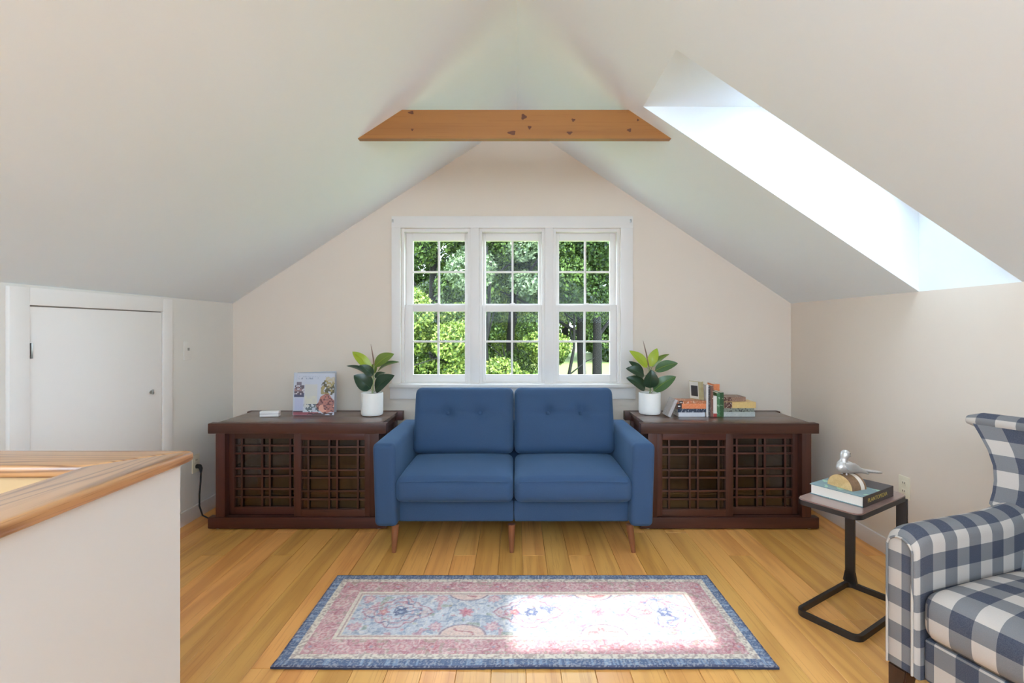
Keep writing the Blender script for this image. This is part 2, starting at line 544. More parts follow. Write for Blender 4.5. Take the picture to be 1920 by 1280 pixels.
# head soffit as a solid wedge filling the slope above it
A = [(SKX0, SKY0, hz), (xe, SKY0, hz), (SKX0, SKY0, hz + OFF)]
Bq = [(x, SKY1, z) for x, _, z in A]
q(bm, A); q(bm, Bq); q(bm, [A[0], A[1], Bq[1], Bq[0]]); q(bm, [A[1], A[2], Bq[2], Bq[1]]); q(bm, [A[0], A[2], Bq[2], Bq[0]])
from_bm('head_soffit', bm, M['ceiling'], sk)
bm = bmesh.new()
bm_box(bm, 0, T, SKY0 - so[1], SKY1 - so[1], 0, RZo(WR) - KN)
from_bm('sill_face', bm, M['ceiling'], sk)
GX0, GX1, GY0, GY1 = 1.30, 1.90, 2.06, 2.435
def roofbox(name, x0, x1, y0, y1, d0, d1, mat):
    bm = bmesh.new()
    A = [bm.verts.new(rel((x, y, RZo(x) + d0), so)) for x, y in ((x0, y0), (x1, y0), (x1, y1), (x0, y1))]
    B = [bm.verts.new(rel((x, y, RZo(x) + d1), so)) for x, y in ((x0, y0), (x1, y0), (x1, y1), (x0, y1))]
    bm.faces.new(A); bm.faces.new(B[::-1])
    for i in range(4): bm.faces.new((A[i], B[i], B[(i + 1) % 4], A[(i + 1) % 4]))
    return from_bm(name, bm, mat, sk)
roofbox('frame', SKX0, GX0, SKY0, SKY1, 0, .05, M['trim'])
roofbox('frame', GX1, WR + T, SKY0, SKY1, 0, .05, M['trim'])
roofbox('frame', GX0, GX1, SKY0, GY0, 0, .05, M['trim'])
roofbox('frame', GX0, GX1, GY1, SKY1, 0, .05, M['trim'])
roofbox('glass', GX0, GX1, GY0, GY1, .02, .026, M['glass'])
main_sk, main_so = sk, so
for k, (a_, b_) in enumerate(((RSX0, RSX1),)):
    so = (RSX1, (RSY0 + RSY1) / 2, CZ(RSX1))
    sk = thing('window_%d' % (6 + k), 'unseen roof window added above the stairwell for fill light', 'skylight', so, kind='structure')
    for x0, x1, y0, y1 in ((a_, a_ + .05, RSY0, RSY1), (b_ - .05, b_, RSY0, RSY1), (a_ + .05, b_ - .05, RSY0, RSY0 + .05), (a_ + .05, b_ - .05, RSY1 - .05, RSY1)):
        roofbox('frame', x0, x1, y0, y1, -.04, .03, M['trim'])
    roofbox('glass', a_ + .05, b_ - .05, RSY0 + .05, RSY1 - .05, -.01, -.004, M['glass'])

# baseboards
for nm, a in (('baseboard_left', (WL, WL + .014, 1.3, WB)), ('baseboard_right', (WR - .014, WR, WF, WB)), ('baseboard_back', (WL, WR, WB - .014, WB))):
    o = box(nm, a[0], a[1], a[2], a[3], 0, .088, M['trim'], bev=.003)
    tag(o, 'white baseboard along the %s' % {'baseboard_left': 'knee wall with the access door', 'baseboard_right': 'knee wall below the skylight', 'baseboard_back': 'window wall'}[nm], 'baseboard', kind='structure')

# pine collar tie across the slopes
BY0, BY1, bz0, bz1 = 2.61, 2.648, 2.233, 2.384
beam_m = wood('knotty_pine', (150, 99, 48), (108, 64, 28), (162, 110, 58), 0, 6.0, 0.4, 10, False, 0.35, 0.4, 0.15)
def beamx(z, side): return RX - (RZ - z) / SL if side < 0 else RX + (RZ - z) / SR
beam = prism('ceiling_beam', [(beamx(bz0, -1), bz0), (beamx(bz0, 1), bz0), (beamx(bz1, 1), bz1), (beamx(bz1, -1), bz1)], 'y', BY0, BY1, beam_m)
tag(beam, 'knotty pine collar beam spanning between the ceiling slopes', 'beam', kind='thing')
def knot(px, py, r, ax=1.3):
    """A knot of dark heartwood set flush in the beam."""
    x, z = PX(px, BY0), PZ(py, BY0)
    v, f = [(x, BY0 - .0008, z)], []
    n = 14
    for i in range(n):
        a = 2 * PI * i / n
        rr = r * (1 + .25 * math.sin(3 * a + px))
        v.append((x + rr * ax * math.cos(a), BY0 - .0006, z + rr * math.sin(a)))
    for i in range(n): f.append((0, 1 + (i + 1) % n, 1 + i))
    mk('knot', v, f, M['knot'], beam)
M['knot'] = flat('pine_knot', (92, 48, 22), 0.5, 0.4, 60)
for k in ((771, 211, .008, 1.8), (773, 243, .006, 1.1), (982, 219, .014, 1.0), (993, 239, .009, 1.0), (960, 249, .011, 1.9), (1075, 225, .008, 1.2), (1068, 249, .008, 1.8), (1180, 244, .009, 1.2), (1196, 225, .006, 1.0)):
    knot(*k)

# ------------------------------------------------------------------ triple window
YC = 3.64                                          # face of the casing
tr = thing('trim_1', 'white flat casing, stool and apron framing the triple window', 'window trim', (0, WB, 0), kind='structure')
def tbox(name, x0, x1, y0, y1, z0, z1, mat=None, parent=None, bev=.002):
    return box(name, x0, x1, y0 - WB, y1 - WB, z0, z1, mat or M['trim'], parent or tr, bev)
cx0, cx1 = PX(734, YC), PX(1187, YC)
zt = PZ(405, YC)
tbox('head_casing', cx0, cx1, YC, WB, OZ1, zt)
tbox('side_casing', cx0, OX0, YC, WB, OZ0, OZ1)
tbox('side_casing', OX1, cx1, YC, WB, OZ0, OZ1)
tbox('stool', cx0 - .01, cx1 + .01, 3.60, WB + .02, PZ(727, 3.60), OZ0, bev=.005)
tbox('apron', PX(731, YC), PX(1192, YC), YC, WB, PZ(748, YC), PZ(727, 3.60) - .0005)
mull = [(PX(882, YC), PX(898, YC)), (PX(1022, YC), PX(1037, YC))]
for a, b in mull:
    tbox('mullion_casing', a, b, YC + .004, WB + T, OZ0, OZ1)
for nm, px in (('curtain_bracket', 736.5), ('curtain_bracket', 1182.5)):
    b = thing(nm, 'small metal hook on the casing corner above the %s plant' % ('picture book' if px < 900 else 'paperback'), 'hook', (PX(px, YC), YC, PZ(414, YC)), group='hooks on the window casing')
    box('plate', -.006, .006, -.004, 0, -.012, .012, M['brass'], b, .001)
    tube('hook', [(0, -.003, .006), (0, -.014, .004), (0, -.016, .010)], .0022, M['brass'], b, 6)

def sash(win, x0, x1, z0, z1, gx0, gx1, gz0, gz1, mx, mz, y0, y1, nm):
    """One sash: rails, stiles, a muntin cross and four panes."""
    O = win.location
    s = thing(nm, None, None); s.parent = win
    def b(n, a0, a1, c0, c1, e0=y0, e1=y1, mat=None, bev=.002):
        return box(n, a0 - O.x, a1 - O.x, e0 - O.y, e1 - O.y, c0 - O.z, c1 - O.z, mat or M['trim'], s, bev)
    b('stile', x0, gx0, z0, z1); b('stile', gx1, x1, z0, z1)
    b('rail', gx0, gx1, gz1, z1); b('rail', gx0, gx1, z0, gz0)
    w = .0075
    b('muntin', mx - w, mx + w, gz0, gz1, y0 + .008, y1 - .008)
    b('muntin', gx0, mx - w, mz - w, mz + w, y0 + .008, y1 - .008)
    b('muntin', mx + w, gx1, mz - w, mz + w, y0 + .008, y1 - .008)
    ym = (y0 + y1) / 2
    for (p0, p1) in ((gx0, mx - w), (mx + w, gx1)):
        for (q0, q1) in ((gz0, mz - w), (mz + w, gz1)):
            b('pane', p0, p1, q0, q1, ym - .002, ym + .002, M['glass'], 0)
    return s
wins = [((752, 882), (775, 872), 822), ((898, 1022), (911, 1009), 960), ((1037, 1164), (1048, 1143), 1096)]
YL0, YL1, YU0, YU1 = 3.685, 3.72, 3.725, 3.76
zs_m = PZ(577, 3.70)
for i, ((a, b), (g0, g1), mxp) in enumerate(wins):
    xa = [OX0, mull[0][1], mull[1][1]][i]; xb = [mull[0][0], mull[1][0], OX1][i]
    wn = thing('window_%d' % (i + 1), ['white double-hung window beside the plant without books', 'white double-hung window in the middle of the three', 'white double-hung window beside the plant with books'][i], 'window', ((xa + xb) / 2, WB, OZ0), kind='structure')
    O = wn.location
    def lb(n, x0, x1, y0, y1, z0, z1, mat=None, bev=.001):
        return box(n, x0 - O.x, x1 - O.x, y0 - O.y, y1 - O.y, z0 - O.z, z1 - O.z, mat or M['trim'], wn, bev)
    jw = .022
    lb('jamb', xa, xa + jw, WB + .006, WB + T, OZ0, OZ1); lb('jamb', xb - jw, xb, WB + .006, WB + T, OZ0, OZ1)
    lb('head_jamb', xa + jw, xb - jw, WB + .006, WB + T, OZ1 - .024, OZ1)
    lb('sill', xa + jw, xb - jw, WB + .006, WB + T, OZ0, OZ0 + .008)
    x0, x1 = xa + jw, xb - jw
    gl = (PX(g0, 3.70), PX(g1, 3.70)); gu = (PX(g0, 3.74), PX(g1, 3.74))
    sash(wn, x0, x1, zs_m, OZ1 - .024, gu[0], gu[1], PZ(569.5, 3.74), PZ(452, 3.74), PX(mxp + 1, 3.74), PZ(510, 3.74), YU0, YU1, 'upper_sash')
    sash(wn, x0, x1, OZ0 + .008, PZ(572, 3.70), gl[0], gl[1], PZ(702, 3.70), PZ(584, 3.70), PX(mxp, 3.70), PZ(640, 3.70), YL0, YL1, 'lower_sash')
    lk = thing('sash_lock', None, None); lk.parent = wn
    cxm = (x0 + x1) / 2 - O.x
    box('lock_base', cxm - .025, cxm + .025, YL0 + .004 - O.y, YL1 - O.y, PZ(572, 3.70) - O.z, PZ(572, 3.70) + .008 - O.z, M['trim'], lk, .003)
    tube('lock_lever', [(cxm - .014, YL0 + .014 - O.y, PZ(572, 3.70) + .010 - O.z), (cxm + .02, YL0 + .012 - O.y, PZ(572, 3.70) + .014 - O.z)], .004, M['trim'], lk, 6)

# unseen glazed gable, added at the opposite end to bring in fill daylight
wn = thing('window_5', 'unseen glazed gable added for fill daylight at the opposite end of the attic', 'window', (0, WF, 0), kind='structure')
for k in range(7):
    x = WL + .03 + (WR - WL - .06) * k / 6
    box('post', x - .03, x + .03, -.08, -.01, 1.35, CZ(x) - .02, M['trim'], wn)
box('rail', WL, WR, -.08, -.01, 1.3, 1.35, M['trim'], wn)
tag(box('wall_front_added', WL, WR, WF - .09, WF, -.3, 1.3, M['white_wall']), 'unseen low wall added under the glazed gable to raise the light', 'wall', kind='structure')  # added wall holds back low frontal light so it enters from higher up

# ------------------------------------------------------------------ half wall round the stairwell, oak cap
HZ = 0.92
hcx, hcy = -.8285, 1.276                           # outer corner of the cap
cw = .150
hw = thing('wall_half', 'white half wall round the stairwell with an oak cap', 'half wall', (hcx, hcy, 0), kind='structure')
ov = .020
box('wall_panel', -cw + ov, -ov, WF - hcy + .01, -ov, 0, HZ - .030, M['half_wall'], hw)
box('wall_panel', WL - hcx + .001, -cw + ov, -cw + ov, -ov, 0, HZ - .030, M['half_wall'], hw)
box('stairwell_tan_face', WL - hcx + .001, -cw + ov, -cw + ov - .008, -cw + ov, 0, HZ - .030, flat('tan_stairwell', (190, 160, 118), .8), hw)  # thin tan sheet over the inner face of the half wall
def cap_board(name, poly, mat):
    bm = bmesh.new(); prism_bm(bm, poly, 'z', HZ - .030, HZ)
    es = [e for e in bm.edges if abs(e.verts[0].co.z - e.verts[1].co.z) < 1e-6]
    bmesh.ops.bevel(bm, geom=es, offset=.010, segments=4, affect='EDGES', profile=0.5)
    return from_bm(name, bm, mat, hw, smooth=True, angle=50)
cap_board('cap_board', [(0, 0), (0, WF - hcy + .01), (-cw, WF - hcy + .01), (-cw, -cw)], M['oak'])
cap_board('cap_board', [(-.0004, 0), (-cw - .0004, -cw), (WL - hcx + .002, -cw), (WL - hcx + .002, 0)], M['oak_x'])

# ------------------------------------------------------------------ access door in the knee wall
dr = thing('door_1', 'white access door with thin casing in the knee wall', 'door', (WL, 2.5, 0), kind='structure')
DY0, DY1, DZ = 2.115, 2.905, 1.327
def db(n, x0, x1, y0, y1, z0, z1, mat, bev=.002): return box(n, x0, x1, y0 - 2.5, y1 - 2.5, z0, z1, mat, dr, bev)
db('casing', 0, .018, 2.026, DY0 - .004, 0, KN - .012, M['door']); db('casing', 0, .018, DY1 + .006, 2.99, 0, KN - .012, M['door'])
db('casing', 0, .018, DY0 - .004, DY1 + .006, DZ + .006, KN - .012, M['door'])
db('reveal', 0.0005, .003, DY0 - .004, DY1 + .006, .02, DZ + .006, M['seam'], 0)
db('door_panel', .003, .012, DY0, DY1, .02, DZ, M['door'])
db('hinge', .012, .02, DY0 + .000, DY0 + .008, PZ(672, 2.12), PZ(643, 2.12), M['brass'], .001)
kz = 1.23 - (735 - 617) * 2.083 / (966 - 279); ky = 2.083 * 930 / (966 - 279)
lt = thing('latch', None, None); lt.parent = dr
tube('latch_base', [(.012, ky - 2.5, kz), (.02, ky - 2.5, kz)], .010, M['brass'], lt, 12)
box('latch_tongue', .02, .028, ky - 2.5 - .005, ky - 2.5 + .005, kz - .012, kz + .016, M['brass'], lt, .002)

# ------------------------------------------------------------------ outlets, switch, cord
def outlet(loc, sx, label, plug=False):
    o = thing('power_outlet', label, 'outlet', loc)
    box('plate', 0 if sx > 0 else -.006, .006 if sx > 0 else 0, -.036, .036, -.058, .058, M['outlet'], o, .002)
    for z in (-.021, .021):
        s = box('socket', .004 * sx if sx > 0 else -.008, .008 if sx > 0 else -.004, -.016, .016, z - .014, z + .014, M['outlet'], o, .003)
        for y in (-.006, .006):
            box('slot', .0078 * sx if sx > 0 else -.0086, .0086 if sx > 0 else -.0078, y - .0015, y + .0015, z - .002, z + .007, M['slot'], s)
    return o
outlet((WR, 2.59, .405), -1, 'ivory outlet on the knee wall behind the side table')
outlet((WL, 3.23, .357), 1, 'ivory outlet with a black plug beside the cabinet')
sw = thing('light_switch', 'small white switch plate on the wall beside the access door', 'switch', (WL, 3.15, 1.094))
box('plate', 0, .005, -.036, .036, -.058, .058, M['white_wall'], sw, .002)
box('toggle', .005, .014, -.005, .005, .0, .018, M['brass'], sw, .002)
cd = thing('power_cable', 'black power cord plugged into the wall and trailing behind the cabinet', 'cord', (WL, 3.23, 0))
tube('plug', [(.009, 0, .338), (.030, -.002, .338), (.040, -.006, .325), (.042, -.008, .300)], [.014, .014, .011, .006], M['black_rubber'], cd, 10)
tube('cable', [(.042, -.008, .302), (.042, -.012, .24), (.040, -.02, .16), (.046, -.03, .09), (.066, -.03, .03), (.10, -.02, .0065), (.16, .02, .0052), (.24, .05, .0052)], .005, M['black_rubber'], cd, 8)

# ------------------------------------------------------------------ cabinets
CW, CD, CH = 1.094, 0.496, 0.652
def cabinet(cx, label, front_first):
    """front_first: -1 when the door at smaller x runs in the front track."""
    c = thing('lattice_cabinet', label, 'cabinet', (cx, 3.04, 0), group='dark cabinets flanking the sofa')
    hw_ = CW / 2; pi = hw_ - .046; pwid = .057
    box('top_rail', -hw_, hw_, 0, .05, CH - .063, CH, M['dark'], c, .004)
    box('top_rail', -hw_, hw_, CD - .05, CD, CH - .063, CH, M['dark'], c, .004)
    n = 2
    for i in range(n):
        y0 = .05 + (CD - .1) * i / n; y1 = .05 + (CD - .1) * (i + 1) / n
        box('top_board', -pi - .012, pi + .012, y0 + .0002, y1 - .0002, CH - .022, CH - .0008, M['dark_top'], c, .0006)
    for sx in (-1, 1):
        a, b = sorted((sx * pi, sx * (pi - pwid)))
        box('side_rail', min(sx * pi, sx * (pi - .03)), max(sx * pi, sx * (pi - .03)), .05, CD - .05, CH - .063, CH - .022, M['dark'], c, .002)
        box('post', a, b, .004, .054, .076, CH - .063, M['dark_v'], c, .003)
        box('post', a, b, CD - .054, CD - .004, .076, CH - .063, M['dark_v'], c, .003)
        box('side_panel', min(sx * (pi - .018), sx * (pi - .032)), max(sx * (pi - .018), sx * (pi - .032)), .054, CD - .054, .076, CH - .063, M['dark_v'], c)
    box('base_rail', -hw_, hw_, 0, .05, .008, .076, M['dark'], c, .004)
    box('base_rail', -hw_, hw_, CD - .05, CD, .008, .076, M['dark'], c, .004)
    box('bottom_board', -pi, pi, .05, CD - .05, .05, .070, M['inside'], c)
    box('back_panel', -pi + pwid, pi - pwid, CD - .03, CD - .018, .076, CH - .063, M['inside'], c)
    box('shelf', -pi + .033, pi - .033, .17, CD - .054, .335, .353, M['inside'], c, .001)
    for sx in (-1, 1):
        for y in (.03, CD - .03):
            lathe('foot', [(.0, 0), (.013, 0), (.014, .008), (0, .008)], M['white'], c, 12, (sx * (hw_ - .05), y, 0))
    # two sliding lattice doors
    z0, z1 = .0765, CH - .0635
    xi = pi - pwid
    for side in (-1, 1):
        front = side == front_first
        y0 = .012 if front else .050
        x0, x1 = (-xi, .024) if side < 0 else (-.024, xi)
        if not front:
            x0, x1 = (-xi, .02) if side < 0 else (-.02, xi)
        d = thing('door', None, None); d.parent = c
        th = .026; st = .044
        box('stile', x0, x0 + st * (.75 if x0 < -.1 else 1), y0, y0 + th, z0, z1, M['dark_v'], d, .002)
        box('stile', x1 - st * (.75 if x1 > .1 else 1), x1, y0, y0 + th, z0, z1, M['dark_v'], d, .002)
        gx0, gx1 = x0 + st * (.75 if x0 < -.1 else 1), x1 - st * (.75 if x1 > .1 else 1)
        gz0, gz1 = z0 + .045, z1 - .040
        box('rail', gx0, gx1, y0, y0 + th, z0, gz0, M['dark'], d, .002)
        box('rail', gx0, gx1, y0, y0 + th, gz1, z1, M['dark'], d, .002)
        cxm, hwd = (gx0 + gx1) / 2, (gx1 - gx0) / 2
        t = .0055
        for f in (-.78, -.125, .125, .78):
            box('lattice_bar', cxm + f * hwd - t, cxm + f * hwd + t, y0 + .004, y0 + .013, gz0, gz1, M['dark_v'], d, .001)
        zc, hh = (gz0 + gz1) / 2, (gz1 - gz0) / 2
        for f in (.79, .56, .12, -.10, -.48, -.72):
            box('lattice_bar', gx0, gx1, y0 + .0055, y0 + .0145, zc + f * hh - t, zc + f * hh + t, M['dark'], d, .001)
        box('glass_pane', gx0, gx1, y0 + .018, y0 + .021, gz0, gz1, M['cab_glass'], d)
    return c
cabinet(-1.338, 'dark lattice-door cabinet carrying the picture book and one plant', 1)
cabinet(1.317, 'dark lattice-door cabinet carrying the heap of paperbacks and one plant', -1)

# ------------------------------------------------------------------ sofa
sofa = thing('loveseat', 'blue two-seat sofa with tufted back cushions under the window', 'sofa', (-.0075, 2.70, 0))
SW = .774
for sx in (-1, 1):
    def arm_fn(x, y, z, sx=sx):
        u = (z + .23) / .46
        return (x - sx * .014 * (1 - u), y, z - .012 * max(0, y) )
    rbox('arm', (.124, .78, .456), (sx * (SW - .062), .39, .150 + .228), .028, M['blue'], sofa, fn=arm_fn)
    v = []
inn = SW - .124
for sx in (-1, 1):
    rbox('base_frame', (inn - .001, .69, .120), (sx * inn / 2, .425, .150 + .060), .014, M['blue'], sofa)
rbox('back_frame', (inn * 2 + .01, .10, .44), (0, .735, .16 + .22), .03, M['blue'], sofa)
def cushion_fn(sx_, sy_, sz_, crown, bulge):
    def fn(x, y, z):
        a = max(0, 1 - (2 * x / sx_) ** 2); b = max(0, 1 - (2 * y / sy_) ** 2); c = max(0, 1 - (2 * z / sz_) ** 2)
        z2 = z + (crown * (a ** .6) * (b ** .6) if z > 0 else 0)
        y2 = y - bulge * c * a ** .5 if y < 0 else y
        return (x, y2, z2)
    return fn
for sx in (-1, 1):
    s = (inn - .003, .56, .135)
    cu = rbox('seat_cushion', s, (sx * (inn / 2 + .0005), .275, .280 + .0675), .040, M['blue'], sofa, 10, 5, cushion_fn(*s, .030, .012))
    x0, x1 = sx * (inn / 2) - inn / 2 + .03, sx * (inn / 2) + inn / 2 - .03
    tube('piping', [(x0 + (x1 - x0) * i / 16, -.0115 - .006 * (1 - abs(i / 8 - 1) ** 2) + .004, .398 + .008 * (1 - abs(i / 8 - 1) ** 2)) for i in range(17)], .0028, M['blue'], cu, 6)
    # back cushion, leaning, with two buttons pulled in
    bw, bh, bt = inn - .002, .425, .155
    btn = [(-.105, .040), (.105, .040)]
    def bc_fn(x, y, z):
        a = max(0, 1 - (2 * x / bw) ** 2) ** .5; b = max(0, 1 - (2 * z / bh) ** 2) ** .5
        if y < 0:
            y = y - .030 * a * b
            for bx, bz in btn:
                d2 = (x - bx) ** 2 + (z - bz) ** 2
                y += .030 * math.exp(-d2 / .0016) + .012 * math.exp(-d2 / .008)
            y += .006 * math.exp(-((z - .040) / .012) ** 2) * a
        return (x, y, z)
    R = Matrix.Rotation(math.radians(-16), 4, 'X')
    v, f = rbox_data(bw, bt, bh, .045, 26, 4)
    v = np.array([bc_fn(*p) for p in v])
    cen = Vector((sx * (inn / 2 + .0005), .575, .628))
    v = np.array([tuple(R @ Vector(p) + cen) for p in v])
    bc = mk('back_cushion', v, f, M['blue'], sofa, smooth=True)
    for bx, bz in btn:
        p = R @ Vector((bx, -bt / 2 - .030 + .040, bz)) + cen
        vv, ff = rbox_data(.020, .012, .020, .0055, 1, 3)
        vv = np.array([tuple(R @ Vector(q_)) for q_ in vv]) + np.array(p)
        mk('button', vv, ff, M['blue'], bc, smooth=True)
for y, sp in ((.045, -1), (.66, 1)):
    for x, dx in ((-.655, -.006), (-.012, 0.0), (.640, .020)):
        tube('leg', [(x, y, .152), (x + dx * .5, y + sp * .004, .08), (x + dx, y + sp * .008, 0)], [.021, .018, .012], M['walnut'], sofa, 16)

# ------------------------------------------------------------------ rug
RX0, RX1, RY0, RY1 = -.885, .955, 1.792, 2.470
def make_rug():
    nx, ny = 520, 200
    L, W = RX1 - RX0, RY1 - RY0
    u = np.linspace(0, L, nx); w = np.linspace(0, W, ny)
    U, Wd = np.meshgrid(u, w, indexing='ij')
    ex, ey = np.minimum(U, L - U), np.minimum(Wd, W - Wd)
    e = np.minimum(ex, ey)
    def C(*c): return np.array(lin(c))
    col = np.zeros((nx, ny, 3))
    def put(mask, c):
        nonlocal col
        m = np.clip(mask, 0, 1)[..., None]
        col = col * (1 - m) + np.array(c) * m
    n1 = vnoise(U * 26, Wd * 26, 1); n2 = vnoise(U * 60, Wd * 60, 2); n3 = vnoise(U * 9, Wd * 9, 3); n4 = vnoise(U * 130, Wd * 130, 4)
    # field
    put(np.ones_like(U), C(190, 192, 198))
    put(smoothstep(.45, .8, n3) * .6, C(202, 204, 208))
    vine = 1 - smoothstep(.02, .07, np.abs(n1 - .5))
    put(vine * .6, C(128, 144, 170))
    vine2 = 1 - smoothstep(.02, .08, np.abs(vnoise(U * 34, Wd * 34, 9) - .45))
    put(vine2 * .7, C(222, 214, 204))
    put((n2 > .66) * .6, C(132, 146, 170))
    put((vnoise(U * 40, Wd * 40, 5) > .80) * .65, C(196, 130, 138))
    put((vnoise(U * 30, Wd * 30, 12) > .84) * .6, C(142, 150, 120))
    cy = W / 2 + .012
    cs = [-.494 - RX0, .07 - RX0, .644 - RX0]
    def rosette(cx, cyy, r, c_out, c_in, c_mid, petals=8, op=.62):
        dx, dy = U - cx, Wd - cyy
        d = np.hypot(dx, dy); a = np.arctan2(dy, dx)
        rr = r * (.85 + .15 * np.cos(petals * a))
        rr = rr * (.85 + .35 * n2)
        put((1 - smoothstep(rr * .8, rr * 1.05, d)) * op, c_out)
        put((1 - smoothstep(rr * .5, rr * .68, d)) * op, c_in)
        put((1 - smoothstep(rr * .22, rr * .34, d)) * op, c_mid)
    for cx in cs:
        dx, dy = np.abs(U - cx + .012), np.abs(Wd - cy)
        dia = dx / .165 + dy / .125
        ang = np.arctan2(dy, dx)
        dia = dia + .05 * np.cos(ang * 12)
        put(1 - smoothstep(.0, .9, dia) * 1.0 > .55, C(190, 196, 206))
        for k, cc in ((.98, C(172, 96, 112)), (.88, C(214, 190, 188)), (.70, C(176, 108, 120)), (.45, C(200, 150, 150))):
            put(np.exp(-((dia - k) / .035) ** 2) * .85, cc)
        put((np.abs(n1 - .5) < .05) & (dia < .95), C(120, 128, 154))
        rosette(cx, cy, .036, C(70, 80, 118), C(92, 104, 138), C(170, 180, 200), 6, .9)
        rosette(cx - .075, cy, .030, C(186, 100, 104), C(206, 130, 124), C(220, 190, 176), 5)
        rosette(cx - .135, cy, .022, C(216, 190, 186), C(190, 130, 136), C(220, 200, 190), 6)
        rosette(cx + .105, cy, .024, C(220, 206, 200), C(196, 160, 160), C(220, 206, 196), 6)
        for sx in (-1, 1):
            for sy in (-1, 1):
                rosette(cx + sx * .165, cy + sy * .105, .034, C(204, 138, 148), C(222, 200, 194), C(206, 150, 154), 8, .7)
    for cx in [(cs[0] + cs[1]) / 2, (cs[1] + cs[2]) / 2]:
        rosette(cx, cy, .036, C(200, 96, 112), C(214, 130, 138), C(200, 90, 104), 7)
        for sy in (-1, 1):
            yy = cy + sy * .165
            d = np.hypot((U - cx) / 1.25, Wd - yy)
            put(1 - smoothstep(.075, .08, d), C(150, 128, 140))
            put(1 - smoothstep(.068, .073, d), C(222, 192, 178))
            put((1 - smoothstep(.05, .06, d)) * ((np.abs(n1 - .5) < .1)), C(190, 130, 130))
    # borders
    b1, b2, b3, b4 = .045, .072, .162, .190
    put((e < b4) * 1.0, C(222, 208, 190))
    put(((e < b4 - .006) & (e > b4 - .013)) * .7, C(176, 130, 130))
    put((e < b3) * 1.0, C(200, 148, 150))
    inb = (e < b3) & (e > b2)
    put(inb * smoothstep(.3, .7, n3) * .5, C(206, 150, 152))
    v3 = 1 - smoothstep(.03, .09, np.abs(vnoise(U * 42, Wd * 42, 21) - .5))
    put(inb * v3 * .7, C(224, 204, 196))
    v4 = 1 - smoothstep(.02, .07, np.abs(vnoise(U * 36, Wd * 36, 22) - .5))
    put(inb * v4 * .65, C(172, 96, 108))
    put(inb * (n2 > .74) * .7, C(168, 150, 132))
    keep = col.copy()
    bc = (b2 + b3) / 2
    k = 0
    step = .118
    for i in range(int(L / step)):
        x = (L - step * (int(L / step) - 1)) / 2 + i * step
        for y in (bc, W - bc):
            rosette(x, y, .034 if i % 2 else .028, *( (C(226, 196, 190), C(188, 100, 112), C(222, 200, 190)) if i % 2 else (C(176, 84, 98), C(214, 170, 168), C(140, 150, 170)) ), 6)
    for i in range(4):
        y = bc + .07 + i * .118
        for x in (bc, L - bc):
            if y < W - bc - .03:
                rosette(x, y, .032, C(226, 200, 190), C(190, 100, 112), C(222, 200, 190), 6)
    col[~inb & (e < b4)] = keep[~inb & (e < b4)]
    put((e < b2) * 1.0, C(218, 206, 188))
    put(((e < b2) & (e > b1)) * (n4 > .55) * .55, C(150, 120, 118))
    blue = e < b1
    put(blue * 1.0, C(90, 108, 138))
    st = vnoise(U * 150, Wd * 4, 31) * (ey <= ex) + vnoise(Wd * 150, U * 4, 32) * (ex < ey)
    put(blue * (st > .55) * .5, C(70, 90, 128))
    put(blue * (st < .3) * .6, C(140, 162, 190))
    put((e < .008) * 1.0, C(56, 64, 96))
    n5 = vnoise(U * 210, Wd * 210, 71)
    put((n5 > .62) * .28, C(222, 216, 210)); put((n5 < .3) * .22, C(120, 120, 138))
    col *= (1 - .10 * (n4 - .5) * 2)[..., None]
    # surface: slight waviness along the near edge
    z = .009 + .0012 * (n2 - .5) + .006 * smoothstep(.06, 0, Wd) * (vnoise(U * 3.2, Wd * 0, 41)) 
    z = z - .003 * smoothstep(.012, 0, e)
    xs, ys = U + RX0, Wd + RY0
    # the rug lies slightly off square
    xs = xs + (Wd / W - .5) * .0
    verts = np.stack([xs, ys, z], -1).reshape(-1, 3)
    idx = np.arange(nx * ny).reshape(nx, ny)
    F_ = np.stack([idx[:-1, :-1], idx[1:, :-1], idx[1:, 1:], idx[:-1, 1:]], -1).reshape(-1, 4)
    me = bpy.data.meshes.new('pile')
    me.from_pydata(verts.tolist(), [], F_.tolist())
    a = me.color_attributes.new('print', 'FLOAT_COLOR', 'POINT')
    c4 = np.ones((nx * ny, 4), dtype=np.float32); c4[:, :3] = col.reshape(-1, 3)
    a.data.foreach_set('color', c4.ravel())
    me.update()
    root = thing('area_rug', 'blue and pink oriental runner rug in front of the sofa', 'rug', ((RX0 + RX1) / 2, (RY0 + RY1) / 2, 0))
    for v in me.vertices: v.co -= root.location
    link('pile', me, M['rug'], root, smooth=True)
    # backing: edge band following the pile's rim down to the floor
    zz = z
    ring = [(i, 0) for i in range(nx)] + [(nx - 1, j) for j in range(1, ny)] + [(i, ny - 1) for i in range(nx - 2, -1, -1)] + [(0, j) for j in range(ny - 2, 0, -1)]
    v2, f2 = [], []
    for i, j in ring:
        x, y = xs[i, j] - root.location.x, ys[i, j] - root.location.y
        lift = max(0, zz[i, j] - .0085) if j == 0 else 0
        v2 += [(x, y, zz[i, j]), (x, y, .0005 + lift)]
    n = len(ring)
    for k in range(n):
        a0, b0 = 2 * k, 2 * ((k + 1) % n)
        f2.append((a0, a0 + 1, b0 + 1, b0))
    mk('binding', v2, f2, M['rug_edge'], root)
    box('backing', (RX0 - RX1) / 2 + .03, (RX1 - RX0) / 2 - .03, (RY0 - RY1) / 2 + .06, (RY1 - RY0) / 2 - .02, 0, .004, M['rug_edge'], root)
make_rug()

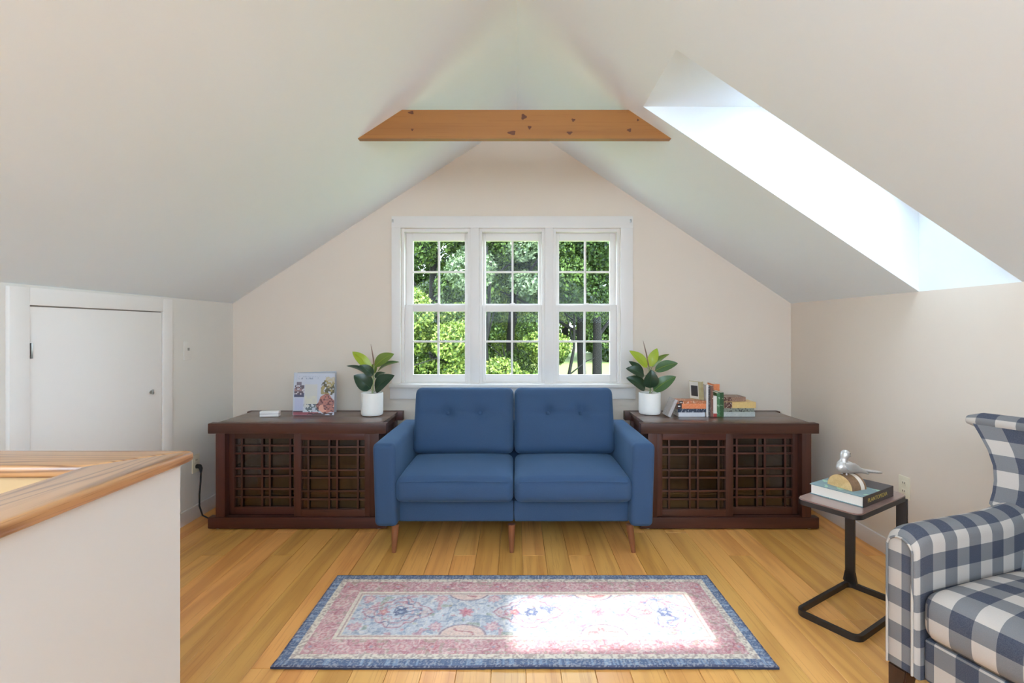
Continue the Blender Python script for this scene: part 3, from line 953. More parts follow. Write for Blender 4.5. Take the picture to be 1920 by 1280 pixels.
# ------------------------------------------------------------------ side table
tb = thing('side_table', 'small black metal C-shaped side table with a wooden top', 'side table', (1.209, 2.146, 0), math.atan2(.247, .389))
TL, TW = .461, .251                                # long edge (x), short edge (-y)
def loop_bar(name, pts, w, h, z0, mat, parent):
    """Closed rectangular ring of flat bar with rounded corners."""
    n = len(pts); vs, fs = [], []
    for i, p in enumerate(pts):
        p = Vector(p); a = (Vector(pts[(i + 1) % n]) - Vector(pts[i - 1])).normalized()
        nn = Vector((a.y, -a.x))
        for s, z in ((-1, 0), (1, 0), (1, 1), (-1, 1)):
            vs.append((p.x + nn.x * w / 2 * s, p.y + nn.y * w / 2 * s, z0 + h * z))
    for i in range(n):
        a, b = i * 4, ((i + 1) % n) * 4
        for k in range(4): fs.append((a + k, a + (k + 1) % 4, b + (k + 1) % 4, b + k))
    return mk(name, vs, fs, mat, parent, smooth=True, angle=40)
def rrect(x0, x1, y0, y1, r, k=6):
    out = []
    for cx, cy, a0 in ((x1 - r, y1 - r, 0), (x0 + r, y1 - r, 90), (x0 + r, y0 + r, 180), (x1 - r, y0 + r, 270)):
        for i in range(k + 1):
            a = math.radians(a0 + 90 * i / k)
            out.append((cx + r * math.cos(a), cy + r * math.sin(a)))
    return out
loop_bar('base_ring', rrect(.008, TL - .008, -TW + .008, -.008, .03), .016, .024, 0, M['black_metal'], tb)
for y in (-.022, -TW + .022):
    x = TL - .016
    box('post', x - .006, x + .012, y - .020, y + .020, .02, .484, M['black_metal'], tb, .003)
    # flared foot where the post meets the ring
    prism('post_foot', [(y - .020, .075), (y + .020, .075), (y + .028, .03), (y + .028 if y < -.1 else y + .020, .02), (y - .028 if y > -.1 else y - .020, .02), (y - .028, .03)], 'x', x - .006, x + .012, M['black_metal'], tb)
loop_bar('tray_frame', rrect(.006, TL - .006, -TW + .006, -.006, .03), .006, .020, .478, M['black_metal'], tb)
bm = bmesh.new(); prism_bm(bm, rrect(.004, TL - .004, -TW + .004, -.004, .029), 'z', .4985, .5035)
prism_bm(bm, rrect(.010, TL - .010, -TW + .010, -.010, .026), 'z', .482, .4985)
es = [e for e in bm.edges if all(v.co.z > .503 for v in e.verts)]
bmesh.ops.bevel(bm, geom=es, offset=.003, segments=2, affect='EDGES')
from_bm('table_top', bm, M['table_top'], tb, smooth=True, angle=40)

# ------------------------------------------------------------------ books
def cover_mat(name, c, rough=0.45, var=0.12, scale=30, c2=None, mark=None, mscale=(260, 30, 60), thr=.56):
    m, nt, b = nodes_of(name)
    v = coords(nt)
    f = noise(nt, v, scale, 3)
    col = mix_c(nt, f, lin(c), lin(c2) if c2 else tuple(min(1, x * (1 + var)) for x in lin(c)))
    if mark:                                       # small blurred print
        v2 = coords(nt, 'Object', mscale)
        col = mix_c(nt, math_n(nt, 'MULTIPLY', math_n(nt, 'GREATER_THAN', noise(nt, v2, 1.0, 2), thr), .85), col, lin(mark))
    nt.links.new(col, b.inputs['Base Color'])
    b.inputs['Roughness'].default_value = rough
    return m

def book(name, label, L, Wd, T_, cmat, loc, rot=(0, 0, 0), group=None, pages=None, soft=True, spine_mat=None):
    """Lying book: length L on x, spine at -y, width Wd on y, thickness T_ on z. Base centre at origin."""
    o = thing(name, label, 'book', loc, 0, group)
    o.rotation_euler = rot
    t = .0018 if soft else .0030
    lip = 0 if soft else .004
    box('front_cover', -L / 2, L / 2, -Wd / 2 + t, Wd / 2, T_ - t, T_, cmat, o)
    box('back_cover', -L / 2, L / 2, -Wd / 2 + t, Wd / 2, 0, t, cmat, o)
    box('spine', -L / 2, L / 2, -Wd / 2, -Wd / 2 + t, 0, T_, spine_mat or cmat, o)
    box('page_block', -L / 2 + lip, L / 2 - lip, -Wd / 2 + t, Wd / 2 - lip - .0005, t, T_ - t, pages or M['pages'], o)
    return o

ZC = CH                                            # cabinet tops
s0 = 284.0
def bx(zx): return (1240 + zx / 10.105 - VX) / s0  # spot along the shelf
G = 'paperbacks heaped on the cabinet'
Yf = 3.275
# lower stack beside the plant (spines to the room)
st = [('white paperback at the bottom of the stack nearest the plant', 330, 830, .028, cover_mat('book_white', (214, 212, 214), c2=(196, 198, 206))),
      ('navy paperback with pale lettering above the white one', 312, 850, .0235, cover_mat('book_navy', (40, 50, 70), mark=(176, 182, 190), mscale=(260, 10, 90), thr=.60)),
      ('thick orange paperback with a black spine end in the stack', 306, 852, .034, cover_mat('book_orange', (222, 118, 70), c2=(236, 150, 100), mark=(238, 176, 136), mscale=(240, 5, 120), thr=.62)),
      ('thin red-orange paperback topping the stack beside the plant', 338, 852, .0185, cover_mat('book_redorange', (206, 104, 66), c2=(160, 120, 80), mark=(236, 210, 190), mscale=(140, 20, 60), thr=.62))]
z = ZC
for lab, a, b, h, m in st:
    L = bx(b) - bx(a)
    book('paperback', lab, L, .115, h, m, ((bx(a) + bx(b)) / 2, Yf + .0575 + random.uniform(0, .006), z), (0, 0, random.uniform(-.01, .01)), G)
    if 'orange' in lab:
        o_ = [x for x in bpy.data.objects if x.get('label') == lab][0]
        lbl = box('spine_label', -L / 2 + .0005, -L / 2 + (.030 if 'thick' in lab else .024), -.0579, -.0572, .0005, h - .0005, flat('black_print', (44, 32, 34), .5), o_)
        box('publisher_mark', -L / 2 + .004, -L / 2 + .020, -.0582, -.0578, h * .35, h * .60, flat('white_print', (220, 214, 210), .5), lbl)
    z += h + .0004
topL = z
book('paperback', 'leaning pale grey paperback propped between plant pot and stack', .115, .118, .020, cover_mat('book_grey', (190, 184, 184), c2=(172, 164, 160), mark=(150, 140, 138), mscale=(160, 70, 70), thr=.62),
     (bx(190) - .029, Yf + .055, ZC + .0093), (0, math.radians(-62) + PI, PI), G) if False else None
ln = book('paperback', 'leaning pale grey paperback propped between plant pot and stack', .122, .118, .020, cover_mat('book_grey', (190, 184, 184), c2=(172, 164, 160), mark=(150, 140, 138), mscale=(160, 70, 70), thr=.62), (0, 0, 0), (0, 0, 0), G)
Rm = Matrix.Rotation(math.radians(-66), 4, 'Y')
ln.matrix_world = Matrix.Translation((bx(70) + .052, Yf + .034, ZC + .0560)) @ Rm
# upright row in the middle: thickness on x
def upright(lab, a, b, ztop, m, depth=.118, y=Yf, tilt=0.0, pages=None):
    x0, x1 = bx(a), bx(b)
    h = (800 - ztop) / 10.105 / s0
    o = book('paperback', lab, h, depth, x1 - x0, m, (0, 0, 0), (0, 0, 0), G, pages)
    # local x (length) -> up, local z (thickness) -> +x ; spine keeps facing the room
    Rt = Matrix(((0, 0, 1), (0, 1, 0), (-1, 0, 0))).to_4x4()
    o.matrix_world = Matrix.Translation((x0, y + depth / 2, ZC + h / 2)) @ Rt
    return o
upright('thin white paperback standing at the edge of the upright row', 852, 890, 195, cover_mat('book_thinwhite', (206, 202, 200)))
upright('slim charcoal paperback standing beside the thin white one', 892, 930, 205, cover_mat('book_charcoal', (66, 60, 62), mark=(150, 140, 136), mscale=(120, 40, 60), thr=.62))
upright('brown paperback standing in the upright row', 932, 984, 215, cover_mat('book_brown', (110, 78, 66), c2=(140, 100, 84), mark=(210, 190, 170), mscale=(70, 30, 60), thr=.66))
upright('short cream paperback with a red foot standing in the row', 987, 1052, 410, cover_mat('book_cream', (222, 214, 202)), depth=.105)
upright('bright green paperback standing in the row', 1056, 1110, 350, cover_mat('book_green', (74, 116, 76), mark=(190, 210, 190), mscale=(70, 60, 80), thr=.64))
upright('dark green paperback standing against the flat stack', 1112, 1182, 340, cover_mat('book_darkgreen', (44, 78, 50), c2=(60, 92, 52), mark=(200, 200, 180), mscale=(80, 60, 60), thr=.68))
o = upright('orange-topped paperback standing behind the short cream one', 990, 1100, 222, cover_mat('book_sunset', (214, 116, 74), c2=(224, 140, 90), scale=40, mark=(240, 200, 130), mscale=(60, 40, 60), thr=.64), depth=.115, y=Yf + .123)
o.location.x += .052
# red foot band of the cream book
cream = [x for x in bpy.data.objects if x.get('label', '').startswith('short cream')][0]
Lc = (800 - 410) / 10.105 / s0
box('red_band', Lc / 2 - .022, Lc / 2 + .0002, -.0533, -.0523, -.0002, bx(1052) - bx(987) + .0002, flat('red_print', (168, 66, 60), .5), cream)
# olive book resting on the flat stack, cover towards the sofa
x0 = bx(682)
o = book('paperback', 'olive and white paperback standing on top of the stack', (490 - 165) / 10.105 / s0 + .008, .112, .016, cover_mat('book_olive', (148, 130, 80), c2=(190, 182, 150), scale=22), (0, 0, 0), (0, 0, 0), G)
Rt = Matrix(((0, 0, 1), (0, 1, 0), (-1, 0, 0))).to_4x4()
hh = (490 - 165) / 10.105 / s0 + .008
o.matrix_world = Matrix.Translation((bx(846) - .045, Yf + .066, topL + hh / 2 + .0016)) @ Matrix.Rotation(math.radians(-3), 4, 'Y') @ Matrix.Rotation(math.radians(25), 4, 'Z') @ Rt
box('cover_photo', -hh / 2 + .030, hh / 2 - .02, -.020, .040, -.0004, .0002, flat('dark_photo_print', (48, 42, 42), .5), o)
box('cover_margin', -hh / 2 + .004, hh / 2 - .004, -.026, .054, -.0003, .0001, flat('pale_print', (206, 200, 190), .5), o)
# flat stack on the far side of the row
st = [('grey-white paperback at the bottom of the stack beside the green books', 1190, 1785, .031, cover_mat('book_palegrey', (204, 204, 200), c2=(160, 168, 164), mark=(150, 152, 150), mscale=(200, 8, 90), thr=.66)),
      ('slate paperback with a mottled spine in the stack beside the green books', 1182, 1768, .0245, cover_mat('book_slate', (96, 98, 92), c2=(160, 166, 150), scale=70, mark=(50, 46, 50), mscale=(80, 20, 90), thr=.58)),
      ('thick pale yellow paperback in the stack beside the green books', 1196, 1800, .040, cover_mat('book_yellow', (226, 200, 132), c2=(212, 170, 112), mark=(206, 176, 116), mscale=(240, 8, 100), thr=.62)),
      ('brown paperback lying on top of the yellow one', 1220, 1640, .030, cover_mat('book_tan', (150, 118, 98), c2=(122, 96, 84), mark=(176, 150, 130), mscale=(160, 20, 120), thr=.62))]
z = ZC
for k, (lab, a, b, h, m) in enumerate(st):
    book('paperback', lab, bx(b) - bx(a), .12, h, m, ((bx(a) + bx(b)) / 2, Yf + .06 + (.03 if k == 3 else random.uniform(0, .006)), z), (0, 0, random.uniform(-.008, .008)), G)
    if 'yellow' in lab:
        o_ = [x for x in bpy.data.objects if x.get('label') == lab][0]
        L = bx(b) - bx(a)
        box('spine_label', -L / 2 + .0005, -L / 2 + .052, -.0604, -.0597, .0005, h - .0005, cover_mat('brown_print', (104, 62, 50), c2=(72, 48, 44), scale=120, mark=(200, 180, 160), mscale=(200, 10, 110), thr=.62), o_)
    z += h + .0004

# picture book standing open on the other cabinet
def picture_book():
    Yb = 3.34
    x0, x1 = (549 - VX) / 278.5, (626 - VX) / 278.5
    w, h = x1 - x0, .285
    o = thing('picture_book', 'pale blue flower-arranging picture book standing upright on the cabinet', 'book', ((x0 + x1) / 2, Yb, ZC))
    nx, ny = 150, 156
    U, V = np.meshgrid(np.linspace(0, 1, nx), np.linspace(0, 1, ny), indexing='ij')
    col = np.zeros((nx, ny, 3))
    def put(mask, c):
        nonlocal col
        m = np.clip(mask * 1.0, 0, 1)[..., None]; col = col * (1 - m) + np.array(lin(c)) * m
    def rect(a, b, c, d): return (U > a) & (U < b) & (V > c) & (V < d)
    n1, n2, n3 = vnoise(U * 14, V * 14, 1), vnoise(U * 28, V * 28, 2), vnoise(U * 6, V * 6, 3)
    put(np.ones_like(U), (186, 192, 206)); put(n3 * .5, (200, 202, 212))
    put(rect(.27, .58, .18, .72) * .9, (198, 196, 190)); put(rect(.27, .58, .18, .45) * n1, (210, 206, 186))
    Ud = U + .10 * (vnoise(U * 9, V * 9, 51) - .5); Vd = V + .10 * (vnoise(U * 9, V * 9, 52) - .5)
    # two lines of a soft script title, too small to read
    for (v0, a, b, amp, s) in ((.905, .12, .86, .016, 5), (.860, .12, .88, .020, 8)):
        band = (np.abs(V - v0) < amp) & (U > a) & (U < b) & (vnoise(U * 12, V * 0, s + 1) > .22)
        put((band & (vnoise(U * 62, V * 40, s) > .52)) * .8, (120, 132, 156) if s == 8 else (166, 174, 192))
    put(rect(.02, .26, .42, .70), (84, 72, 86)); put(rect(.07, .19, .68, .78), (112, 104, 118))
    put(rect(.02, .26, .42, .70) & (n2 > .62), (196, 190, 198)); put(rect(.02, .26, .42, .52) & (n1 > .5), (60, 64, 96)); put(rect(.02, .20, .56, .66) & (n2 < .4), (150, 116, 116))
    put(rect(.04, .24, .12, .40) * .8, (176, 180, 210))
    put(rect(.25, .64, .06, .26) & (n1 > .42), (92, 104, 112)); put(rect(.25, .64, .06, .26) & (n2 > .66), (204, 208, 214))
    g = ((Ud - .84) / .2) ** 2 + ((Vd - .62) / .18) ** 2 < 1.1
    put(g & (n2 > .35), (84, 78, 52)); put(g & (n1 > .62), (158, 142, 96))
    put((((Ud - .88) / .10) ** 2 + ((Vd - .78) / .13) ** 2 < 1) * (.35 + .5 * n2), (186, 166, 110))
    r = ((Ud - .80) / .20) ** 2 + ((Vd - .24) / .22) ** 2 < 1.05
    put(r * .9, (140, 76, 68)); put(r & (n2 > .58), (182, 116, 102)); put(r & (n2 < .3), (98, 44, 44)); put(r & (vnoise(U * 10, V * 10, 9) > .75), (224, 160, 140))
    put(rect(.0, .62, .0, .07), (150, 72, 84)); put(rect(.0, .24, .07, .10), (70, 44, 66)); put(rect(.24, 1, .0, .05) & (n1 > .4), (70, 40, 40))
    put((V > .985) * .8, (120, 126, 134))
    tilt = .022
    verts = np.stack([(U - .5) * w, -.001 + V * tilt, V * h], -1).reshape(-1, 3)
    idx = np.arange(nx * ny).reshape(nx, ny)
    F_ = np.stack([idx[:-1, :-1], idx[1:, :-1], idx[1:, 1:], idx[:-1, 1:]], -1).reshape(-1, 4)
    me = bpy.data.meshes.new('cover_print'); me.from_pydata(verts.tolist(), [], F_.tolist())
    a = me.color_attributes.new('print', 'FLOAT_COLOR', 'POINT')
    c4 = np.ones((nx * ny, 4), dtype=np.float32); c4[:, :3] = col.reshape(-1, 3)
    a.data.foreach_set('color', c4.ravel()); me.update()
    link('cover_print', me, M['print'], o)
    cm = flat('pale_blue_cover', (176, 182, 194), .4)
    Rt = Matrix.Rotation(-math.atan2(tilt, h), 4, 'X')
    box('front_cover', -w / 2, w / 2, 0, .003, 0, h, cm, o, M=Rt)
    box('page_block', -w / 2 + .002, w / 2 - .003, .003, .012, .003, h - .004, M['pages'], o, M=Rt)
    # back cover opened behind as a prop, hinged at the spine side
    Rb = Matrix.Translation((-w / 2 + .004, .012, 0)) @ Matrix.Rotation(math.radians(26), 4, 'Z')
    box('back_cover', 0, w * .98, 0, .003, 0, h, cm, o, M=Rb)
    box('spine', -w / 2 - .002, -w / 2, 0, .015, 0, h, cm, o, M=Rt)
picture_book()
# small white block
wb = thing('white_card_box', 'small white two-layer box lying on the dark cabinet top', 'box', (-1.627, 3.295, ZC), math.radians(7))
box('tray', -.060, .060, -.022, .022, 0, .017, M['white'], wb, .003)
box('lid', -.060, .060, -.022, .022, .019, .036, M['white'], wb, .003)
box('groove_band', -.058, .058, -.0205, .0205, .0165, .0195, flat('grey_band', (170, 160, 164), .6), wb)  # grey strip filling the groove between tray and lid

# ------------------------------------------------------------------ rubber plants
def leaf_mesh(P0, P1, wid, face=Vector((0, -.75, .65)), fold=.22, droop=.12, nl=12):
    P0, P1 = Vector(P0), Vector(P1)
    ax = P1 - P0; L = ax.length; t = ax.normalized()
    side = t.cross(face).normalized(); nrm = side.cross(t).normalized()
    vs, fs = [], []
    nw = 4
    pt = L * .10
    for i in range(nl + 1):
        u = i / nl
        w = wid * .56 * (math.sin(PI * min(1, u * .97 + .03) ** .85) ** .75) if 0 < u < 1 else 0.0006
        c = P0 + t * (L * u) + nrm * (droop * L * math.sin(PI * u) )
        for j in range(-nw, nw + 1):
            s = j / nw
            p = c + side * (w * s) + nrm * (fold * w * abs(s) ** 1.3)
            vs.append(p)
    k = 2 * nw + 1
    for i in range(nl):
        for j in range(k - 1):
            a = i * k + j
            fs.append((a, a + 1, a + k + 1, a + k))
    # give the blade a little thickness
    n = len(vs)
    vs2 = [v - nrm * .0008 for v in vs]
    fs2 = [tuple(x + n for x in f[::-1]) for f in fs]
    rim = [i * k for i in range(nl + 1)] + [nl * k + j for j in range(1, k)] + [i * k + k - 1 for i in range(nl - 1, -1, -1)] + [j for j in range(k - 2, 0, -1)]
    fr = [(rim[i], rim[(i + 1) % len(rim)], rim[(i + 1) % len(rim)] + n, rim[i] + n) for i in range(len(rim))]
    return vs + vs2, fs + fs2 + fr

def plant(label, loc, pr, ph, leaves, ctr, stem_top, spike_top, sc):
    p = thing('potted_rubber_plant', label, 'plant', loc, group='rubber plants in white pots')
    lathe('pot', [(0, 0), (pr - .012, 0), (pr - .004, .004), (pr - .0005, .014), (pr, .022), (pr, ph - .002), (pr - .003, ph), (pr - .006, ph - .002), (pr - .007, ph - .02), (0, ph - .02)], M['pot'], p, 40)
    lathe('soil', [(0, ph - .014), (pr - .008, ph - .014), (pr - .008, ph - .019)], M['soil'], p, 24)
    def W3(x, y, d=0): return ((x - ctr[0]) / sc, d, ph - .004 - (y - ctr[1]) / sc)
    tube('stem', [(0, 0, ph - .02), W3(ctr[0] + 10, ctr[1] - 60), W3((ctr[0] + stem_top[0]) / 2 + 6, (ctr[1] + stem_top[1]) / 2), W3(*stem_top)], [.006, .0055, .005, .004], M['stem'], p, 8)
    a, b = Vector(W3(*stem_top)), Vector(W3(*spike_top))
    tube('new_leaf_spike', [a, a.lerp(b, .3) + Vector((.003, 0, 0)), a.lerp(b, .7) + Vector((.002, 0, 0)), b], [.004, .005, .0035, .0008], M['spike'], p, 8)
    for (x0, y0, x1, y1, w, mt, d0, d1, face) in leaves:
        v, f = leaf_mesh(W3(x0, y0, d0), W3(x1, y1, d1), w / sc, Vector(face))
        lf = mk('leaf', v, f, M[mt], p, smooth=True, angle=60)
        mid = [(Vector(v[i * 9 + 4]) + Vector((0, -.0006, .0004))) for i in range(0, 13)]
        tube('midrib', mid, [.0013 - .0010 * i / 12 for i in range(13)], M['leaf_mid'] if mt == 'leaf_dark' else M['leaf_young'], lf, 5)
        # petiole
        st = Vector(W3(ctr[0] + 25, y0 + 30, 0))
        tube('petiole', [st, Vector(W3(x0, y0, d0))], .0018, M['stem'], lf, 6)
FR = (0, -.8, .6); FU = (0, -.45, .9)
plant('potted rubber plant beside the picture book', (-.965, 3.285 + .06, ZC), .0725, .152,
      [(445, 480, 115, 190, 150, 'leaf_young', .004, .03, FR), (410, 570, 85, 410, 110, 'leaf_dark', -.005, -.05, FU),
       (445, 790, 205, 560, 250, 'leaf_dark', -.01, -.055, FR), (505, 425, 800, 225, 190, 'leaf_olive', .005, .03, FR),
       (550, 515, 920, 350, 140, 'leaf_mid', -.005, -.03, FU), (520, 820, 860, 560, 240, 'leaf_dark', -.012, -.06, FR),
       (485, 570, 290, 400, 150, 'leaf_dark', -.012, -.05, FR), (470, 560, 470, 380, 110, 'leaf_olive', .01, .05, FR), (500, 620, 640, 540, 120, 'leaf_dark', .01, .06, FU)],
      (460, 860), (490, 400), (438, 60), 2415.0)
plant('potted rubber plant beside the heap of paperbacks', (.920, 3.33 + .062, ZC), .0735, .146,
      [(415, 425, 140, 150, 150, 'leaf_young', .004, .03, FR), (450, 405, 590, 110, 140, 'leaf_young', .0, .02, FR),
       (490, 420, 810, 210, 95, 'leaf_olive', .005, .05, FU), (535, 475, 890, 345, 170, 'leaf_mid', -.006, -.03, FR),
       (360, 560, 50, 430, 170, 'leaf_dark', -.005, -.03, FR), (350, 540, 125, 320, 120, 'leaf_dark', .006, .02, FR),
       (375, 770, 45, 575, 210, 'leaf_dark', -.01, -.05, FR), (440, 750, 455, 450, 220, 'leaf_dark', -.015, -.045, (0, -1, .25)),
       (510, 800, 845, 555, 200, 'leaf_mid', -.01, -.05, FR), (470, 500, 590, 520, 90, 'leaf_dark', .01, .05, FU)],
      (455, 835), (440, 410), (345, -20), 2380.0)

# ------------------------------------------------------------------ table book and bird
bkrot = math.atan2(.144, .231)
bk_l = (1.313, 2.204); 
bc_ = Vector((1.408, 2.009)) + Vector((.231, .144)) / 2 + (Vector((1.313, 2.204)) - Vector((1.408, 2.009))) / 2
spine_m = flat('dark_spine', (44, 36, 38), .4, .1)
green_m = cover_mat('leafy_cover', (136, 160, 164), c2=(98, 122, 124), scale=16, mark=(160, 196, 168), mscale=(26, 30, 10), thr=.62)
tbk = book('coffee_table_book', 'thick leafy-covered plant book lying on the side table', .272, .212, .044, green_m, (bc_.x, bc_.y, .5037), (0, 0, bkrot), None, soft=False, spine_mat=spine_m)
box('cover_panel', .02, .1362, -.104, .106, .0441, .0446, flat('dark_cover_panel', (66, 62, 66), .4, .1), tbk)
fc = bpy.data.curves.new('lettering', 'FONT')
fc.body = 'PLANTOPEDIA'; fc.size = .030; fc.align_x = 'CENTER'; fc.align_y = 'CENTER'; fc.extrude = .0002
tmp = bpy.data.objects.new('lettering_tmp', fc); COL.objects.link(tmp)
bpy.context.view_layer.update()
me = bpy.data.meshes.new_from_object(tmp.evaluated_get(bpy.context.evaluated_depsgraph_get()))
bpy.data.objects.remove(tmp)
wdt = max(v.co.x for v in me.vertices) - min(v.co.x for v in me.vertices)
for v in me.vertices:
    v.co = Vector((v.co.x * .175 / wdt - .012, -.1063 - v.co.z, v.co.y * .78 + .022))
me.materials.clear()
link('lettering', me, flat('gold_print', (196, 172, 84), .4), tbk)

bd = thing('bird_figurine', 'silver bird figurine perched on a halved log', 'figurine', (1.435, 2.150, .5483), math.radians(20))
# log: half cylinder, axis along x
n = 20; R_ = .056; vs, fs = [], []
for xx in (-.040, .045):
    for i in range(n + 1):
        a = PI * i / n
        vs.append((xx, -R_ * math.cos(a), R_ * math.sin(a) * .98))
for i in range(n): fs.append((i, i + 1, n + 2 + i, n + 1 + i))
fs.append((0, n + 1, 2 * n + 1, n))
log = mk('log', vs, fs, M['bark'], bd, smooth=True, angle=50)
mk('cut_face', [(v[0] - .0003, v[1], v[2]) for v in vs[:n + 1]], [tuple(range(n + 1))], M['birch'], log)
mk('cut_face', [(v[0] + .0003, v[1], v[2]) for v in vs[n + 1:]], [tuple(range(n + 1))[::-1]], M['birch'], log)
vv = []
for xx in (.012, .034):
    for i in range(n + 1):
        a = PI * i / n
        vv.append((xx, -(R_ + .0006) * math.cos(a), (R_ + .0006) * math.sin(a) * .98))
mk('pale_bark_band', vv, [(i, i + 1, n + 2 + i, n + 1 + i) for i in range(n)], flat('pale_bark', (216, 200, 184), .8, .1, 60), log, smooth=True)
# bird: lofted sections fused into one skin
bm = bmesh.new()
def ring_loft(secs, k=16):
    rows = []
    for (x, y, z, ry, rz, tilt) in secs:
        row = []; x = x * 1.06 if x > 0 else x
        for j in range(k):
            a = 2 * PI * j / k
            dy, dz = ry * math.cos(a), rz * math.sin(a)
            row.append(bm.verts.new((x + dz * math.sin(tilt), y + dy, z + dz * math.cos(tilt))))
        rows.append(row)
    for i in range(len(rows) - 1):
        for j in range(k):
            bm.faces.new((rows[i][j], rows[i][(j + 1) % k], rows[i + 1][(j + 1) % k], rows[i + 1][j]))
    bm.faces.new(rows[0][::-1]); bm.faces.new(rows[-1])
zb = .0475
ring_loft([(x, 0, zb + z_, a_, b_, t_) for x, z_, a_, b_, t_ in ((-.047, .050, .006, .010, .5), (-.042, .047, .015, .019, .5), (-.028, .044, .022, .027, .45), (-.006, .040, .025, .029, .4), (.020, .033, .024, .024, .35), (.045, .0245, .020, .019, .3), (.072, .0165, .015, .013, .25), (.100, .011, .013, .009, .25), (.14, .004, .015, .007, .2), (.18, -.003, .014, .006, .2), (.208, -.009, .007, .004, .2))])
ring_loft([(x, 0, zb + z_, a_, b_, -1.55) for x, z_, a_, b_ in ((-.022, .052, .019, .020), (-.0165, .070, .0140, .0145), (-.013, .077, .0145, .0155), (-.008, .086, .0185, .0200), (-.006, .095, .0190, .0200), (-.006, .104, .0160, .0160), (-.006, .1105, .009, .009), (-.006, .1125, .003, .003))])
body = from_bm('body', bm, M['silver'], bd, smooth=True)
rm = body.modifiers.new('fuse', 'REMESH'); rm.mode = 'VOXEL'; rm.voxel_size = .0018; rm.use_smooth_shade = True
sm = body.modifiers.new('soften', 'SMOOTH'); sm.iterations = 4; sm.factor = .5
bm = bmesh.new()
ring_loft([(x, 0, zb + z_, r_, r_, 0) for x, z_, r_ in ((.004, .094, .0085), (.014, .090, .006), (.020, .086, .0038), (.027, .081, .0012))])
from_bm('beak', bm, M['silver'], bd, smooth=True, angle=60)
for sy in (-1, 1):
    bm = bmesh.new()
    ring_loft([(-.030, sy * .017, zb + .054, .004, .008, .4), (-.016, sy * .022, zb + .047, .006, .017, .4), (.01, sy * .0235, zb + .040, .006, .020, .35), (.04, sy * .0195, zb + .029, .005, .016, .3), (.07, sy * .015, zb + .017, .004, .010, .3), (.10, sy * .012, zb + .006, .003, .006, .3), (.118, sy * .010, zb - .003, .0015, .002, .3)])
    from_bm('wing', bm, M['silver'], bd, smooth=True, angle=60)
    v, f = rbox_data(.005, .003, .005, .0014, 1, 2)
    mk('eye', v + np.array((.001, sy * .0160, zb + .098)), f, M['slot'], bd, smooth=True)
    tube('leg', [(-.010, sy * .010, zb + .022), (-.012, sy * .010, zb + .006)], .0035, M['silver'], bd, 8)

# ------------------------------------------------------------------ checked armchair
th = -math.radians(72)
ch = thing('armchair', 'navy and cream buffalo-check armchair with flared back beside the side table', 'armchair', (1.652, 1.366, 0), th)
def uvmesh(name, verts, faces, uvs, parent, smooth=True, angle=60):
    """uvs: one (u, v) pair for each face corner, in metres."""
    me = bpy.data.meshes.new(name); me.from_pydata([tuple(v) for v in verts], [], faces)
    lay = me.uv_layers.new(name='UVMap')
    k = 0
    for p in me.polygons:
        for li in p.loop_indices:
            lay.data[li].uv = uvs[p.index][li - p.loop_start]
    me.update()
    return link(name, me, M['plaid'], parent, smooth, angle)
def loft_uv(name, rows, parent, close=False, u0=0.0, v0=0.0, caps=True, swap=False, angle=60):
    """rows: sections as lists of points; u follows the loft, v runs round the section."""
    rows = [[Vector(p) for p in r] for r in rows]
    n, k = len(rows), len(rows[0])
    kk = k if close else k - 1
    mid = n // 2
    vlen = [[0.0] for _ in range(n)]
    for i in range(n):
        for j in range(kk): vlen[i].append(vlen[i][-1] + (rows[i][(j + 1) % k] - rows[i][j]).length)
    ulen = [0.0]
    for i in range(n - 1):
        ulen.append(ulen[-1] + max((rows[i + 1][j] - rows[i][j]).length for j in range(k)))
    V, Fc, U = [p for r in rows for p in r], [], []
    vm = vlen[mid]
    for i in range(n - 1):
        for j in range(kk):
            a, b = i * k + j, i * k + (j + 1) % k
            Fc.append((a, b, b + k, a + k))
            c = [(u0 + ulen[i], v0 + vm[j]), (u0 + ulen[i], v0 + vm[j + 1]), (u0 + ulen[i + 1], v0 + vm[j + 1]), (u0 + ulen[i + 1], v0 + vm[j])]
            U.append([(y, x) for x, y in c] if swap else c)
    if caps:
        for i, rev in ((0, True), (n - 1, False)):
            ids = [i * k + j for j in range(k)]
            if rev: ids = ids[::-1]
            Fc.append(tuple(ids))
            U.append([(V[q_].x + .02, V[q_].z + .01) for q_ in ids])
    return uvmesh(name, V, Fc, U, parent, True, angle)

